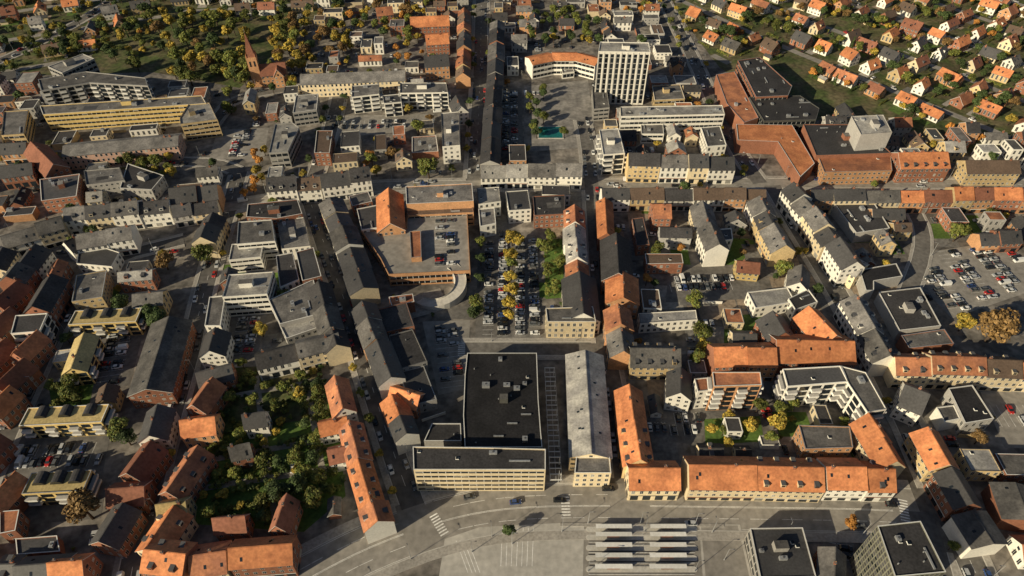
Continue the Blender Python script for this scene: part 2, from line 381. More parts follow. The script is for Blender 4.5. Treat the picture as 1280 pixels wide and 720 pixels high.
for i,(q,wd,sd,m,pk) in enumerate(RW):
    ns=normals(q); z=0.055+0.004*i; mb=MB(); sb=MB()
    off=lambda k,t:(q[k][0]+ns[k][0]*t,q[k][1]+ns[k][1]*t)
    for k in range(len(q)-1):
        mb.face([(*off(k,-wd/2),z),(*off(k,wd/2),z),(*off(k+1,wd/2),z),(*off(k+1,-wd/2),z)],m)
        mark([off(k,-wd/2-sd),off(k,wd/2+sd),off(k+1,wd/2+sd),off(k+1,-wd/2-sd)],ROAD)
        cx,cy=(q[k][0]+q[k+1][0])/2,(q[k][1]+q[k+1][1])/2
        clear=not inroad(cx,cy,i,3)
        if clear:
            zp=z+0.004
            def strip(t,w,a=0,b=1):
                A=off(k,t-w/2);B=off(k,t+w/2);C=off(k+1,t+w/2);D=off(k+1,t-w/2)
                l=lambda p,r,s:(p[0]+(r[0]-p[0])*s,p[1]+(r[1]-p[1])*s)
                paint.face([(*l(A,D,a),zp),(*l(B,C,a),zp),(*l(B,C,b),zp),(*l(A,D,b),zp)],'paint')
            if wd>12:
                strip(0.18,0.15);strip(-0.18,0.12)
                if k%3: strip(wd/4,0.15,0,0.9);strip(-wd/4,0.15,0,0.9)
                strip(wd/2-0.4,0.12);strip(-wd/2+0.4,0.12)
            elif k%3==0 and wd>=8: strip(0,0.14,0,0.8)
        for s in(-1,1):
            t0,t1=s*wd/2,s*(wd/2+sd); mm=off(k,(t0+t1)/2)
            m2=off(k+1,(t0+t1)/2)
            if inroad((mm[0]+m2[0])/2,(mm[1]+m2[1])/2,i,1.2): continue
            tk=s*(wd/2+0.3)
            sb.face([(*off(k,t0),0.12+z),(*off(k,tk),0.12+z),(*off(k+1,tk),0.12+z),(*off(k+1,t0),0.12+z)],'kerb')
            sb.face([(*off(k,tk),0.12+z),(*off(k,t1),0.12+z),(*off(k+1,t1),0.12+z),(*off(k+1,tk),0.12+z)],'pavement')
            sb.face([(*off(k,t0),z),(*off(k+1,t0),z),(*off(k+1,t0),0.12+z),(*off(k,t0),0.12+z)],'kerb')
            sb.face([(*off(k,t1),0),(*off(k+1,t1),0),(*off(k+1,t1),0.12+z),(*off(k,t1),0.12+z)],'kerb')
            if k%2==0 and rnd()<pk and clear:
                PARK.append((off(k,s*(wd/2-1.15)),(ns[k][1],-ns[k][0]),z))
            if k%(9 if wd<12 else 7)==4 and (s==1 or wd>12): LAMPS.append((off(k,s*(wd/2+0.6)),(-s*ns[k][0],-s*ns[k][1])))
        if wd>12:
            if k%4==1 and rnd()<.5:
                s=random.choice((-1,1)); PARK.append((off(k,s*wd*random.choice((.125,.37))),(ns[k][1]*s,-ns[k][0]*s),z))
        elif k%4==1 and wd>7 and rnd()<0.35 and clear and k>1:
            s=random.choice((-1,1)); PARK.append((off(k,s*wd/4*0.55),(ns[k][1]*s,-ns[k][0]*s),z))
    mb.obj("road"); sb.obj("pavement")
def zebra(u,v,u2,v2,wid=3.0,z=0.092):
    a,b=P(u,v),P(u2,v2); d,L=unit(a,b); t=0.5
    while t<L: paint.box((a[0]+d[0]*t,a[1]+d[1]*t),d,0.5,wid,z,z+0.004,'paint'); t+=1.1
zebra(541,643,556,668); zebra(706,620,708,646,z=0.091); zebra(1128,624,1132,652,z=0.093); zebra(577,428,577,445)
# ------------------------------------------------------------------ cars
def loft(mb,secs,m):
    rings=[]
    for x,hw,zl,zh in secs:
        c=min(0.14,hw*0.2)
        rings.append([(x,-hw,zl),(x,-hw-0.0,zh-c),(x,-hw+c,zh),(x,hw-c,zh),(x,hw,zh-c),(x,hw,zl)])
    for i in range(len(rings)-1):
        for j in range(6):
            k=(j+1)%6; mb.face([rings[i][j],rings[i][k],rings[i+1][k],rings[i+1][j]],m)
    mb.face(rings[0],m);mb.face(rings[-1],m)
def car_mesh(col,kind):
    mb=MB(); b="car_"+col
    if kind=='van': 
        loft(mb,[(-2.5,.9,.35,1.0),(-2.45,.95,.3,1.1),(2.2,.95,.3,1.1),(2.5,.85,.35,.95)],b)
        cab=[(-2.45,.9,1.08),(-2.4,.82,1.95),(1.1,.82,1.95),(1.9,.88,1.08)]
    elif kind=='estate':
        loft(mb,[(-2.25,.78,.35,.85),(-2.15,.88,.28,.95),(-.9,.9,.28,.98),(.9,.9,.28,.96),(2.0,.85,.28,.82),(2.25,.7,.35,.65)],b)
        cab=[(-2.1,.80,.93),(-1.75,.62,1.45),(.35,.62,1.45),(1.15,.80,.93)]
    else:
        loft(mb,[(-2.05,.76,.35,.8),(-1.95,.86,.28,.95),(-.8,.88,.28,.98),(.9,.88,.28,.95),(1.8,.83,.28,.8),(2.05,.68,.35,.62)],b)
        cab=[(-1.75,.78,.93),(-1.2,.6,1.46),(.3,.6,1.46),(1.1,.78,.93)]
    c=cab
    L=[(x,-w,z) for x,w,z in c];Rr=[(x,w,z) for x,w,z in c]
    mb.face(L,'glass' if kind!='van' else b);mb.face(Rr,'glass' if kind!='van' else b)
    mb.face([L[2],L[3],Rr[3],Rr[2]],'glass');mb.face([L[0],L[1],Rr[1],Rr[0]],'glass' if kind!='van' else b)
    mb.face([L[1],L[2],Rr[2],Rr[1]],b)
    mb.box(((c[1][0]+c[2][0])/2,0),(1,0),abs(c[2][0]-c[1][0])-0.04,c[1][1]*2-0.06,c[1][2]+0.004,c[1][2]+0.05,b)
    for x in(-0.55,): 
        for s in(-1,1):
            mb.face([(x-.05,s*.80,.97),(x+.05,s*.80,.97),(x+.05,s*.635,1.45),(x-.05,s*.635,1.45)],b)
    ln=2.5 if kind=='van' else 2.0
    for x in(-ln*.64,ln*.66):
        for s in(-1,1):
            n=10;A=[(x+.33*math.cos(i*2*math.pi/n),s*.92,.33+.33*math.sin(i*2*math.pi/n)) for i in range(n)]
            B=[(p[0],s*.70,p[2]) for p in A]
            for i in range(n): mb.face([A[i],A[(i+1)%n],B[(i+1)%n],B[i]],'tyre')
            mb.face(A,'tyre'); mb.face([(x+.17*math.cos(i*2*math.pi/n),s*.93,.33+.17*math.sin(i*2*math.pi/n)) for i in range(n)],'metal')
    for s in(-1,1):
        mb.box((ln-0.02,s*.55),(1,0),.3,.3,.55,.68,'trim'); mb.box((-ln-.02,s*.6),(1,0),.2,.25,.6,.8,'lamp_red'); mb.box((.85,s*.97),(1,0),.12,.2,.92,1.05,b)
    return mb.mesh("car_"+col+"_"+kind)
CARS=[(car_mesh(c,k),w_) for c,k,w_ in [('white','hatch',3),('white','van',.7),('black','hatch',3),('black','estate',2.5),('silver','estate',2.5),('grey','hatch',3),('grey','estate',2),('red','hatch',1),('blue','hatch',.8),('silver','hatch',2)]]
CM=[c[0] for c in CARS];CW=[c[1] for c in CARS]
def put(name,me,x,y,z,rot,s=1):
    o=bpy.data.objects.new(name,me); o.location=(x,y,z); o.rotation_euler=(0,0,rot); o.scale=(s,s,s) if not isinstance(s,tuple) else s
    scene.collection.objects.link(o); return o
def car(x,y,ang,z=0.01):
    me=random.choices(CM,CW)[0]; put("parked_van" if 'van' in me.name else "parked_car",me,x,y,z,ang+ru(-.03,.03))
LOTN=0
def lot(px,dpx,prob=0.7,m='asphalt',zt=0.0,mk=True,name="parking_lot",phase=0.0,fillc=True):
    global LOTN; LOTN+=1
    poly=ccw([P(u,v,zt) for u,v in px])
    zz=(0.032+0.0006*LOTN) if zt==0 else zt
    if zt==0: sheet(name,poly,zz,m); 
    if mk: mark(poly,LOT)
    if not fillc: return
    d,_=unit(P(*dpx[0]),P(*dpx[1])); n=(-d[1],d[0])
    cx=sum(p[0] for p in poly)/len(poly);cy=sum(p[1] for p in poly)/len(poly)
    inn=inset(poly,2.0)
    PX=[]
    for r in range(-14,15):
        base=(r+phase)*16.2
        for b in(base-2.6,base+2.6):
            for i in range(-40,41):
                a=i*2.55; x=cx+d[0]*a+n[0]*b;y=cy+d[1]*a+n[1]*b
                PX.append((x,y))
    ok=inpoly(np.array([p[0] for p in PX]),np.array([p[1] for p in PX]),inn)
    for (x,y),o in zip(PX,ok):
        if not o: continue
        if zt==0 and (at(x,y)&(BLD|ROAD|TREE)): continue
        paint.box((x-d[0]*1.27,y-d[1]*1.27),n,4.8,0.1,zz+0.004,zz+0.006,'paint')
        if rnd()<prob:
            ang=math.atan2(n[1],n[0])+(math.pi if rnd()<.5 else 0); car(x+ru(-.1,.1),y+ru(-.1,.1),ang,zz+0.005)
def carrow(p1,p2,prob=.85,ang=90,step=2.6,z=.05):
    a,b=P(*p1),P(*p2); d,L=unit(a,b); t=math.atan2(d[1],d[0])+math.radians(ang); s=1.3
    while s<L:
        x,y=a[0]+d[0]*s,a[1]+d[1]*s
        paint.box((x-d[0]*step/2,y-d[1]*step/2),(math.cos(t),math.sin(t)),4.8,.1,z-.004,z-.002,'paint')
        if rnd()<prob: car(x,y,t+(math.pi if rnd()<.4 else 0),z)
        s+=step
# ------------------------------------------------------------------ trees
def tree_mesh(name,leaf,hgt,rad,seed,lobes=9,per=150,ls=0.5,conic=False):
    rs=random.Random(seed); mb=MB(); th=hgt*0.45
    mb.cyl((0,0),rad*0.07+0.08,rad*0.04+0.05,-0.1,th,'bark',7,False)
    L=[]
    for i in range(lobes):
        a=i*2.4+rs.uniform(-.4,.4); rr=rad*(0.15+0.5*math.sqrt((i+0.3)/lobes)); z=th+ (hgt-th)*rs.uniform(0.1,0.62)
        if i<2: rr=rad*0.15;z=th+(hgt-th)*0.62
        if conic: rr=rad*0.25*rs.random(); z=hgt*(0.2+0.7*i/lobes)
        r=rad*rs.uniform(0.36,0.52)*(1 if not conic else (1.25-i/lobes))
        c=(rr*math.cos(a),rr*math.sin(a),z); L.append((c,r))
        b=(0,0,th*rs.uniform(.6,.95)); w=0.1*rad/4+0.03
        mb.face([(b[0]-w,b[1],b[2]),(b[0]+w,b[1],b[2]),(c[0]+w*.4,c[1],c[2]),(c[0]-w*.4,c[1],c[2])],'bark')
        mb.face([(b[0],b[1]-w,b[2]),(b[0],b[1]+w,b[2]),(c[0],c[1]+w*.4,c[2]),(c[0],c[1]-w*.4,c[2])],'bark')
    for c,r in L:
        for k in range(per):
            u=Vector((rs.gauss(0,1),rs.gauss(0,1),rs.gauss(0,1)+0.2)).normalized(); q=r*(0.55+0.5*rs.random()**0.6)
            p=Vector(c)+u*q; p.z=c[2]+u.z*q*0.85
            nn=(u+Vector((rs.uniform(-.8,.8),rs.uniform(-.8,.8),rs.uniform(-.4,.9)))).normalized()
            t=nn.orthogonal().normalized(); t.rotate(Quaternion(nn,rs.uniform(0,6.28))); bt=nn.cross(t)
            s=ls*rs.uniform(.6,1.2)
            mb.face([tuple(p-t*s-bt*s*.3),tuple(p-bt*s*.6+t*s*.2),tuple(p+t*s),tuple(p+bt*s*.6)],leaf)
    return mb.mesh(name)
TM={'g':[tree_mesh("tg%d"%i,'leaf_green',ru(9,12),ru(3.6,4.6),i) for i in range(4)]+[tree_mesh("tgx",'leaf_green',8,5,99,7)],
 'd':[tree_mesh("td%d"%i,'leaf_dark',ru(9,12),ru(3.6,4.6),20+i) for i in range(3)],
 'y':[tree_mesh("ty%d"%i,'leaf_yellow',ru(8,10),ru(3.2,4.0),40+i) for i in range(3)],
 'o':[tree_mesh("to%d"%i,'leaf_orange',ru(7,9),ru(2.8,3.4),50+i,7) for i in range(2)],
 'b':[tree_mesh("tb%d"%i,'leaf_brown',ru(9,11),ru(3.8,4.6),60+i) for i in range(2)],
 'c':[tree_mesh("tc0",'leaf_dark',13,2.2,70,9,140,.4,True)],
 's':[tree_mesh("ts%d"%i,'leaf_green',2.6,1.7,80+i,5,70,.3) for i in range(2)]+[tree_mesh("tsd",'leaf_dark',2.2,1.6,84,5,70,.3)]}
TN={'g':"broadleaf_tree",'d':"broadleaf_tree",'y':"autumn_tree",'o':"autumn_tree",'b':"copper_beech_tree",'c':"conifer_tree",'s':"garden_shrub"}
def tree(x,y,k,s=1.0,mk=True):
    put(TN[k],random.choice(TM[k]),x,y,0,ru(0,6.28),(s*ru(.9,1.1),s*ru(.9,1.1),s*ru(.85,1.1)))
    if mk: mark(rectp((x,y),(1,0),2.2*s,2.2*s),TREE)
def T(lst,s=1.0):
    for t in lst:
        u,v,k=t[:3]; ss=t[3] if len(t)>3 else s; x,y=P(u,v,5*ss); tree(x,y,k,ss)
def scatter(px,n,kinds,smin=.6,smax=1.1,dist=4.0,mask=BLD|ROAD|LOT,clr=3):
    poly=[P(u,v) for u,v in px]; xs=[p[0] for p in poly];ys=[p[1] for p in poly]; pts=[];tr=0
    while len(pts)<n and tr<n*25:
        tr+=1; x,y=ru(min(xs),max(xs)),ru(min(ys),max(ys))
        if not in1(x,y,poly): continue
        if not free((x,y),(1,0),clr,clr,mask): continue
        if any((x-a)**2+(y-b)**2<dist*dist for a,b in pts): continue
        pts.append((x,y)); tree(x,y,random.choice(kinds),ru(smin,smax))
LN=0
def lawn(px,m='lawn',name="lawn"):
    global LN; LN+=1; sheet(name,[P(u,v) for u,v in px],0.043+0.0006*LN,m)
# ================================================================== THE TOWN
F("office_tower",[(750,53),(811,54),(813,66),(748,65)],34,'r_lgrey','w_white','piers',clut=1.5,fh=3.4)
R("curved_office_building",[(661,74),(690,68),(722,68),(749,75)],12,10,['r_orange'],['w_white'],seg=60,rise=2,mode='ribbon',hv=0,chim=0,Wv=0)
F("entrance_pavilion",[(702,86),(716,84),(718,90),(703,92)],4,'r_grey','w_white','ribbon')
F("town_hall",[(775,134),(903,132),(906,143),(776,146)],12,'r_lgrey','w_white','ribbon',clut=1.5)
F("town_hall_wing",[(800,146),(828,146),(830,168),(802,168)],6,'r_grey','w_white','ribbon')
F("library_building",[(740,108),(758,108),(762,135),(742,137)],8,'r_grey','w_grey','ribbon')
F("glass_gallery",[(815,108),(850,106),(856,124),(818,126)],6,'r_grey','w_ybrick','ribbon')
F("apartment_building",[(749,163),(773,161),(781,192),(754,194)],13,'r_lgrey','w_white','balcony')
R("shop_building",[(785,196),(825,197),(918,197)],11,10,DK,['w_white','w_cream','w_white','w_ybrick'],seg=13)
F("office_building",[(876,160),(900,158),(908,182),(884,184)],10,'r_grey','w_white','punch')
R("shop_building",[(601,207),(660,207),(728,209)],11,8,['r_grey','r_lgrey','r_slate'],WH,seg=16)
R("shop_building",[(622,25),(619,90),(615,150),(612,200)],10,10,['r_dark','r_slate','r_grey'],['w_brick','w_grey','w_ybrick'],seg=17,rise=2.4)
R("town_house",[(580,10),(580,60),(578,92)],9,8,['r_slate','r_orange2','r_brown'],BR,seg=14)
F("congress_centre",[(895,94),(918,90),(948,148),(930,154),(908,130)],9,'r_orange2','w_brick','none',clut=.3)
F("congress_hall",[(922,76),(950,72),(990,108),(985,120),(945,122)],12,'r_dark','w_brick','ribbon',clut=.8)
F("congress_hall",[(936,122),(1000,120),(1024,136),(1020,150),(955,152)],10,'r_dark','w_dark','ribbon',clut=.8)
F("museum_building",[(920,156),(990,157),(1018,205),(1000,222),(972,178),(922,176)],8,'r_orange','w_brick','none',clut=.3)
F("theatre_building",[(1004,156),(1076,156),(1114,192),(1020,195)],10,'r_dark','w_brick','none',clut=1)
F("theatre_foyer",[(1022,196),(1113,194),(1115,214),(1030,216)],8,'r_orange2','w_obrick','punch',clut=.4)
F("theatre_fly_tower",[(1064,146),(1104,144),(1115,166),(1076,169)],20,'r_lgrey','w_grey','none',clut=1)
G("town_house",(1122,194),(1183,193),15,9,5,'r_orange','w_brick',dorm=5)
G("town_house",(1206,203),(1272,203),12,8,4,'r_brown','w_ybrick')
F("apartment_building",[(48,100),(108,90),(182,98),(185,108),(112,104),(52,114)],14,'r_grey','w_grey','balcony')
F("office_building",[(60,84),(104,68),(118,74),(78,92)],16,'r_lgrey','w_grey','ribbon')
F("school_building",[(50,133),(252,120),(258,130),(54,144)],11,'r_grey','w_yellow','ribbon',clut=.8)
F("school_building",[(225,148),(236,131),(262,129),(272,150),(226,156)],11,'r_lgrey','w_ybrick','ribbon')
F("school_building",[(5,140),(36,138),(30,168),(2,170)],9,'r_grey','w_ybrick','ribbon')
G("school_building",(80,184),(223,171),13,9,2.5,'r_grey','w_pink','punch',chim=2)
G("brick_house",(40,180),(68,208),12,8,5,'r_redbrown','w_brick')
F("office_building",[(344,156),(366,154),(374,160),(360,190),(336,192)],10,'r_lgrey','w_grey','ribbon')
F("office_building",[(370,120),(398,118),(396,138),(366,142)],9,'r_lgrey','w_grey','ribbon')
F("office_building",[(396,164),(416,164),(412,192),(393,192)],8,'r_brown','w_brick','punch')
G("school_building",(376,95),(506,90),13,9,3.5,'r_grey','w_cream',chim=2)
F("apartment_building",[(440,108),(474,105),(474,118),(440,122)],11,'r_grey','w_white','balcony')
F("apartment_building",[(478,120),(500,118),(502,128),(480,130)],9,'r_slate','w_white','balcony')
F("apartment_building",[(500,104),(558,104),(560,116),(500,117)],11,'r_grey','w_white','balcony')
G("town_house",(513,24),(561,22),11,8,5,'r_orange','w_brick'); G("town_house",(532,46),(560,44),14,8,4,'r_orange','w_brick')
G("town_house",(530,72),(560,70),16,9,4,'r_slate','w_obrick'); G("town_house",(470,12),(490,10),10,6,4,'r_orange2','w_brick')
F("apartment_building",[(551,142),(574,140),(575,182),(553,184)],11,'r_grey','w_white','punch')
F("market_building",[(515,172),(545,170),(548,190),(515,192)],4,'r_grey','w_brick','none')
G("brick_house",(570,122),(576,135),9,8,5,'r_slate','w_white')
R("town_house",[(333,226),(400,221),(462,213)],11,9.5,['r_slate','r_grey','r_dark','r_brown'],['w_white'],seg=12,dorm=4)
R("town_house",[(212,240),(272,233)],12,9,['r_slate','r_brown'],['w_brick','w_obrick'],seg=12)
R("town_house",[(80,264),(140,257),(211,250)],10.5,9,DK,WH,seg=12,dorm=5)
R("town_house",[(0,296),(78,274)],10,8,DK,WH,seg=12)
R("town_house",[(215,262),(272,252)],9,6,DK,WM,seg=12)
R("town_house",[(165,285),(95,296),(80,304)],10,9,DK,['w_white'],seg=12)
R("town_house",[(0,180),(32,178)],10,8,MX,BR,seg=12)
R("town_house",[(0,210),(40,205)],10,8,MX,BR,seg=12)
F("shop_building",[(105,214),(150,210),(156,226),(108,232)],8,'r_grey','w_grey')
F("shop_building",[(160,205),(205,220),(190,238),(150,236)],7,'r_dark','w_grey')
F("shop_building",[(50,225),(100,218),(96,246),(52,252)],8,'r_slate','w_brick')
F("office_building",[(298,278),(340,275),(344,302),(296,306)],11,'r_grey','w_white','ribbon')
F("office_building",[(290,306),(330,303),(326,322),(286,326)],8,'r_lgrey','w_white','ribbon')
F("shop_building",[(310,256),(372,250),(378,268),(346,274),(308,272)],9,'r_dark','w_brick')
F("shop_building",[(346,276),(380,272),(388,308),(352,312)],7,'r_grey','w_white')
F("shop_building",[(286,344),(342,340),(334,368),(278,372)],12,'r_lgrey','w_white','ribbon')
F("shop_building",[(262,372),(282,370),(276,408),(256,408)],9,'r_grey','w_white')
F("department_store",[(336,376),(392,350),(404,392),(350,406)],8,'r_grey','w_grey','none')
F("shop_building",[(370,316),(392,310),(402,346),(378,352)],9,'r_slate','w_brick')
R("shop_building",[(398,352),(406,382),(420,432)],10,9,DK,WM,seg=13)
F("shop_building",[(345,320),(366,316),(374,350),(350,360)],7,'r_dark','w_white')
R("shop_building",[(318,446),(370,434),(424,420)],9,8,DK,WH,seg=15)
R("town_house",[(266,266),(252,300)],10,9,DK,WM,seg=13)
G("brick_house",(270,412),(262,440),10,8,4,'r_slate','w_white')
F("shop_building",[(350,408),(400,394),(404,408),(358,424)],6,'r_lgrey','w_grey')
HS("brick_house",268,464,20,13,8.5,6,4,'r_slate','w_brick')
R("shop_building",[(412,248),(428,285),(446,335),(455,360)],12,10,['r_lgrey','r_grey','r_slate'],['w_white','w_white','w_cream'],seg=15,rise=2.6)
R("shop_building",[(452,378),(470,425),(488,472)],10,9,DK,WM,seg=14)
R("row_house",[(488,492),(508,545)],9,8,['r_orange','r_slate','r_orange2'],WM,seg=12)
F("shop_building",[(470,388),(508,378),(518,408),(482,416)],7,'r_dark','w_brick'); F("shop_building",[(486,372),(516,368),(518,378),(490,384)],6,'r_orange2','w_brick','none')
F("shop_building",[(486,420),(516,412),(534,452),(500,462)],8,'r_dark','w_grey'); F("shop_building",[(498,466),(530,458),(546,500),(514,508)],6,'r_slate','w_grey')
HS("brick_house",507,492,-20,12,8,6,4,'r_orange','w_brick')
F("department_store",[(507,234),(590,230),(592,252),(508,256)],12,'r_grey','w_obrick','none',clut=1.2)
F("shop_building",[(508,258),(590,254),(592,266),(510,270)],8,'r_brown','w_obrick','ribbon')
G("brick_house",(486,238),(488,282),13,9,5,'r_orange','w_obrick',sky=2)
F("parking_deck",[(452,290),(508,286),(509,268),(584,266),(588,340),(486,345),(476,325)],6.5,'asphalt_old','w_obrick','ribbon',clut=0,par=1.0,trim='w_obrick')
lot([(530,272),(582,270),(584,336),(530,338)],((555,340),(555,270)),.7,zt=6.56,mk=False)
F("stair_tower",[(512,290),(526,289),(527,322),(514,323)],9,'r_orange2','w_obrick','none',clut=0)
F("shop_building",[(446,262),(476,256),(484,284),(452,288)],8,'r_slate','w_white')
F("shop_building",[(596,236),(624,234),(626,252),(598,256)],9,'r_lgrey','w_white'); F("shop_building",[(632,240),(660,238),(664,262),(636,264)],8,'r_slate','w_white')
F("shop_building",[(598,262),(618,260),(620,280),(600,284)],7,'r_grey','w_white'); F("shop_building",[(666,246),(706,244),(706,268),(668,270)],8,'r_dark','w_brick')
R("town_house",[(718,258),(720,300),(724,352)],10,8.5,['r_orange2','r_lgrey','r_orange2'],WH,seg=12,dorm=5)
R("town_house",[(725,340),(730,392)],14,9,['r_slate'],['w_white'],seg=26,dorm=5)
F("office_building",[(682,386),(741,384),(745,403),(684,403)],10,'r_grey','w_cream','punch')
R("town_house",[(756,246),(759,292)],8,9,['r_orange','r_orange2'],BR,seg=14)
R("town_house",[(770,296),(773,346)],14,8,['r_slate','r_dark'],BR,seg=30)
G("town_house",(778,342),(779,374),14,9,4,'r_orange','w_obrick')
R("shop_building",[(752,238),(830,237),(905,237),(958,238)],9,8,['r_slate','r_dark','r_grey','r_brown'],WM,seg=13)
G("brick_house",(816,258),(838,258),12,8,4,'r_orange2','w_brick')
F("shop_building",[(806,318),(852,318),(854,330),(808,331)],6,'r_brown','w_brick')
R("town_house",[(878,252),(886,282),(898,310)],10,9,['r_grey','r_slate'],WH,seg=20)
F("shop_building",[(888,288),(914,286),(916,300),(892,303)],7,'r_slate','w_white')
R("town_house",[(950,246),(966,280),(982,308)],11,9.5,['r_slate','r_grey'],['w_cream','w_ybrick','w_white'],seg=14,dorm=5)
F("shop_building",[(934,366),(984,360),(994,378),(944,386)],6,'r_lgrey','w_white')
HS("town_house",1000,345,70,12,9,7,4,'r_grey','w_white'); HS("brick_house",935,330,-8,10,8,5,3,'r_redbrown','w_yellow')
F("shop_building",[(790,274),(804,272),(812,306),(796,308)],6,'r_dark','w_brick')
R("town_house",[(772,384),(776,410),(780,440)],11,8.5,['r_slate','r_orange2','r_grey'],BR,seg=16)
R("town_house",[(788,437),(850,438)],12,8.5,['r_grey','r_slate'],['w_cream','w_ybrick'],seg=20,dorm=4)
F("shop_building",[(798,392),(870,388),(872,400),(800,405)],6,'r_lgrey','w_white')
R("town_house",[(891,438),(933,437),(970,437)],12,9,['r_orange','r_slate','r_brown'],BR,seg=16)
G("town_house",(970,428),(1066,430),15,9,5,'r_orange','w_brick',sky=3,chim=2); G("town_house",(1010,386),(1044,422),13,9,5,'r_orange','w_brick',sky=2)
G("brick_house",(965,392),(980,418),12,8,5,'r_slate','w_brick')
F("shop_building",[(985,374),(1010,362),(1022,378),(994,388)],7,'r_dark','w_white')
F("apartment_building",[(978,462),(1050,458),(1060,478),(984,484)],13,'r_slate','w_white','balcony'); F("apartment_building",[(1051,458),(1082,466),(1108,512),(1084,516),(1060,480)],13,'r_grey','w_white','balcony')
F("apartment_building",[(998,532),(1062,534),(1066,560),(1006,562)],8,'r_grey','w_obrick','punch') 
F("apartment_building",[(890,466),(950,466),(952,482),(892,484)],15,'r_orange2','w_obrick','balcony'); F("apartment_building",[(868,474),(888,472),(892,488),(872,490)],11,'r_orange2','w_white')
HS("town_house",850,478,80,12,9,8,4,'r_slate','w_white')
R("row_house",[(786,482),(792,528),(800,578)],10.5,7.5,['r_orange'],['w_cream','w_ybrick'],seg=22,dorm=5,hv=.15,rise=4.6,Wv=.2)
R("row_house",[(786,588),(849,588)],11,7.5,['r_orange'],['w_cream'],seg=30,hv=.1,rise=4.6,Wv=.1)
R("row_house",[(860,584),(945,585),(1029,587)],12.5,8,['r_orange'],['w_cream','w_cream'],seg=18,dorm=5,hv=.15,rise=4.8,Wv=.1,mode='shop')
R("row_house",[(1031,587),(1118,588)],11.5,7.5,['r_orange'],['w_white'],seg=14,dorm=6,hv=.6,rise=4.6)
R("row_house",[(1120,580),(1102,550),(1082,520)],10,8.5,['r_orange'],['w_cream'],seg=15,hv=.3,rise=5)
F("shopping_centre",[(584,442),(671,442),(673,500),(676,540),(678,560),(581,560),(579,520),(581,470)],9,'r_black','w_dark','none',clut=.8)
F("office_building",[(516,559),(600,560),(682,562),(682,588),(517,588)],14,'r_dark','w_cream','ribbon',clut=.7)
F("shop_building",[(540,530),(576,530),(577,552),(530,552)],7,'r_dark','w_grey','none')
G("market_hall",(731,440),(739,568),14.5,9,3.0,'r_lgrey','w_cream','ribbon',chim=0,sky=8)
F("corner_office_building",[(720,572),(762,572),(764,592),(718,592)],9,'r_grey','w_cream','punch')
R("town_house",[(990,232),(1018,262),(1046,300)],11,9.5,['r_slate','r_grey','r_slate'],WH,seg=13)
R("town_house",[(1047,302),(1068,332)],11,10,['r_grey','r_slate'],WH,seg=13)
G("town_house",(1058,322),(1080,334),12,8,3,'r_lgrey','w_cream')
R("town_house",[(1068,370),(1092,412),(1112,446)],11,9.5,['r_grey','r_slate'],['w_white'],seg=13,dorm=5)
R("town_house",[(1118,449),(1162,450),(1230,452),(1320,456)],10,9,['r_orange2','r_orange','r_brown'],['w_cream','w_white','w_cream'],seg=14,dorm=5)
F("warehouse",[(1074,338),(1120,330),(1128,346),(1092,352),(1092,364),(1082,364)],6,'r_black','w_grey','none')
F("warehouse",[(1098,366),(1150,360),(1176,408),(1124,414)],6,'r_dark','w_grey','none'); F("warehouse",[(1126,420),(1180,412),(1192,430),(1136,436)],6,'r_grey','w_brick','none')
F("warehouse",[(1040,252),(1090,250),(1112,286),(1070,292)],6,'r_dark','w_grey','none')
R("town_house",[(1012,241),(1080,240),(1124,239)],9,8,DK,WM,seg=14)
R("town_house",[(1126,239),(1190,239),(1240,238),(1330,238)],10,8,['r_orange','r_orange2','r_redbrown','r_slate'],BR,seg=13)
R("town_house",[(1090,262),(1130,262)],8,6,['r_slate','r_lgrey'],WM,seg=15)
R("brick_house",[(1224,292),(1275,290)],9,6,['r_orange2','r_slate'],BR,seg=12)
G("town_house",(1130,484),(1160,496),13,8,5,'r_slate','w_white'); F("shop_building",[(1185,486),(1215,482),(1242,524),(1206,530)],7,'r_black','w_grey')
F("shop_building",[(1170,510),(1192,507),(1200,524),(1180,528)],6,'r_grey','w_white','none')
R("row_house",[(1160,534),(1186,580)],10,9,['r_orange'],BR,seg=16); R("town_house",[(1186,588),(1212,632)],10,8,['r_slate','r_brown'],BR,seg=16)
G("warehouse",(1214,640),(1240,680),12,8,2,'r_grey','w_white','none',chim=0)
G("warehouse",(1268,605),(1285,650),14,7,2,'r_grey','w_brick','none',chim=0)
F("office_tower_block",[(1096,658),(1150,652),(1182,716),(1118,722)],24,'r_dark','w_olive','lattice',clut=2)
F("bus_station_hall",[(937,661),(1003,660),(1020,722),(950,724)],7,'r_slate','w_grey','ribbon',clut=1.3)
HS("brick_house",1042,705,70,10,8,6,3,'r_grey','w_brick')
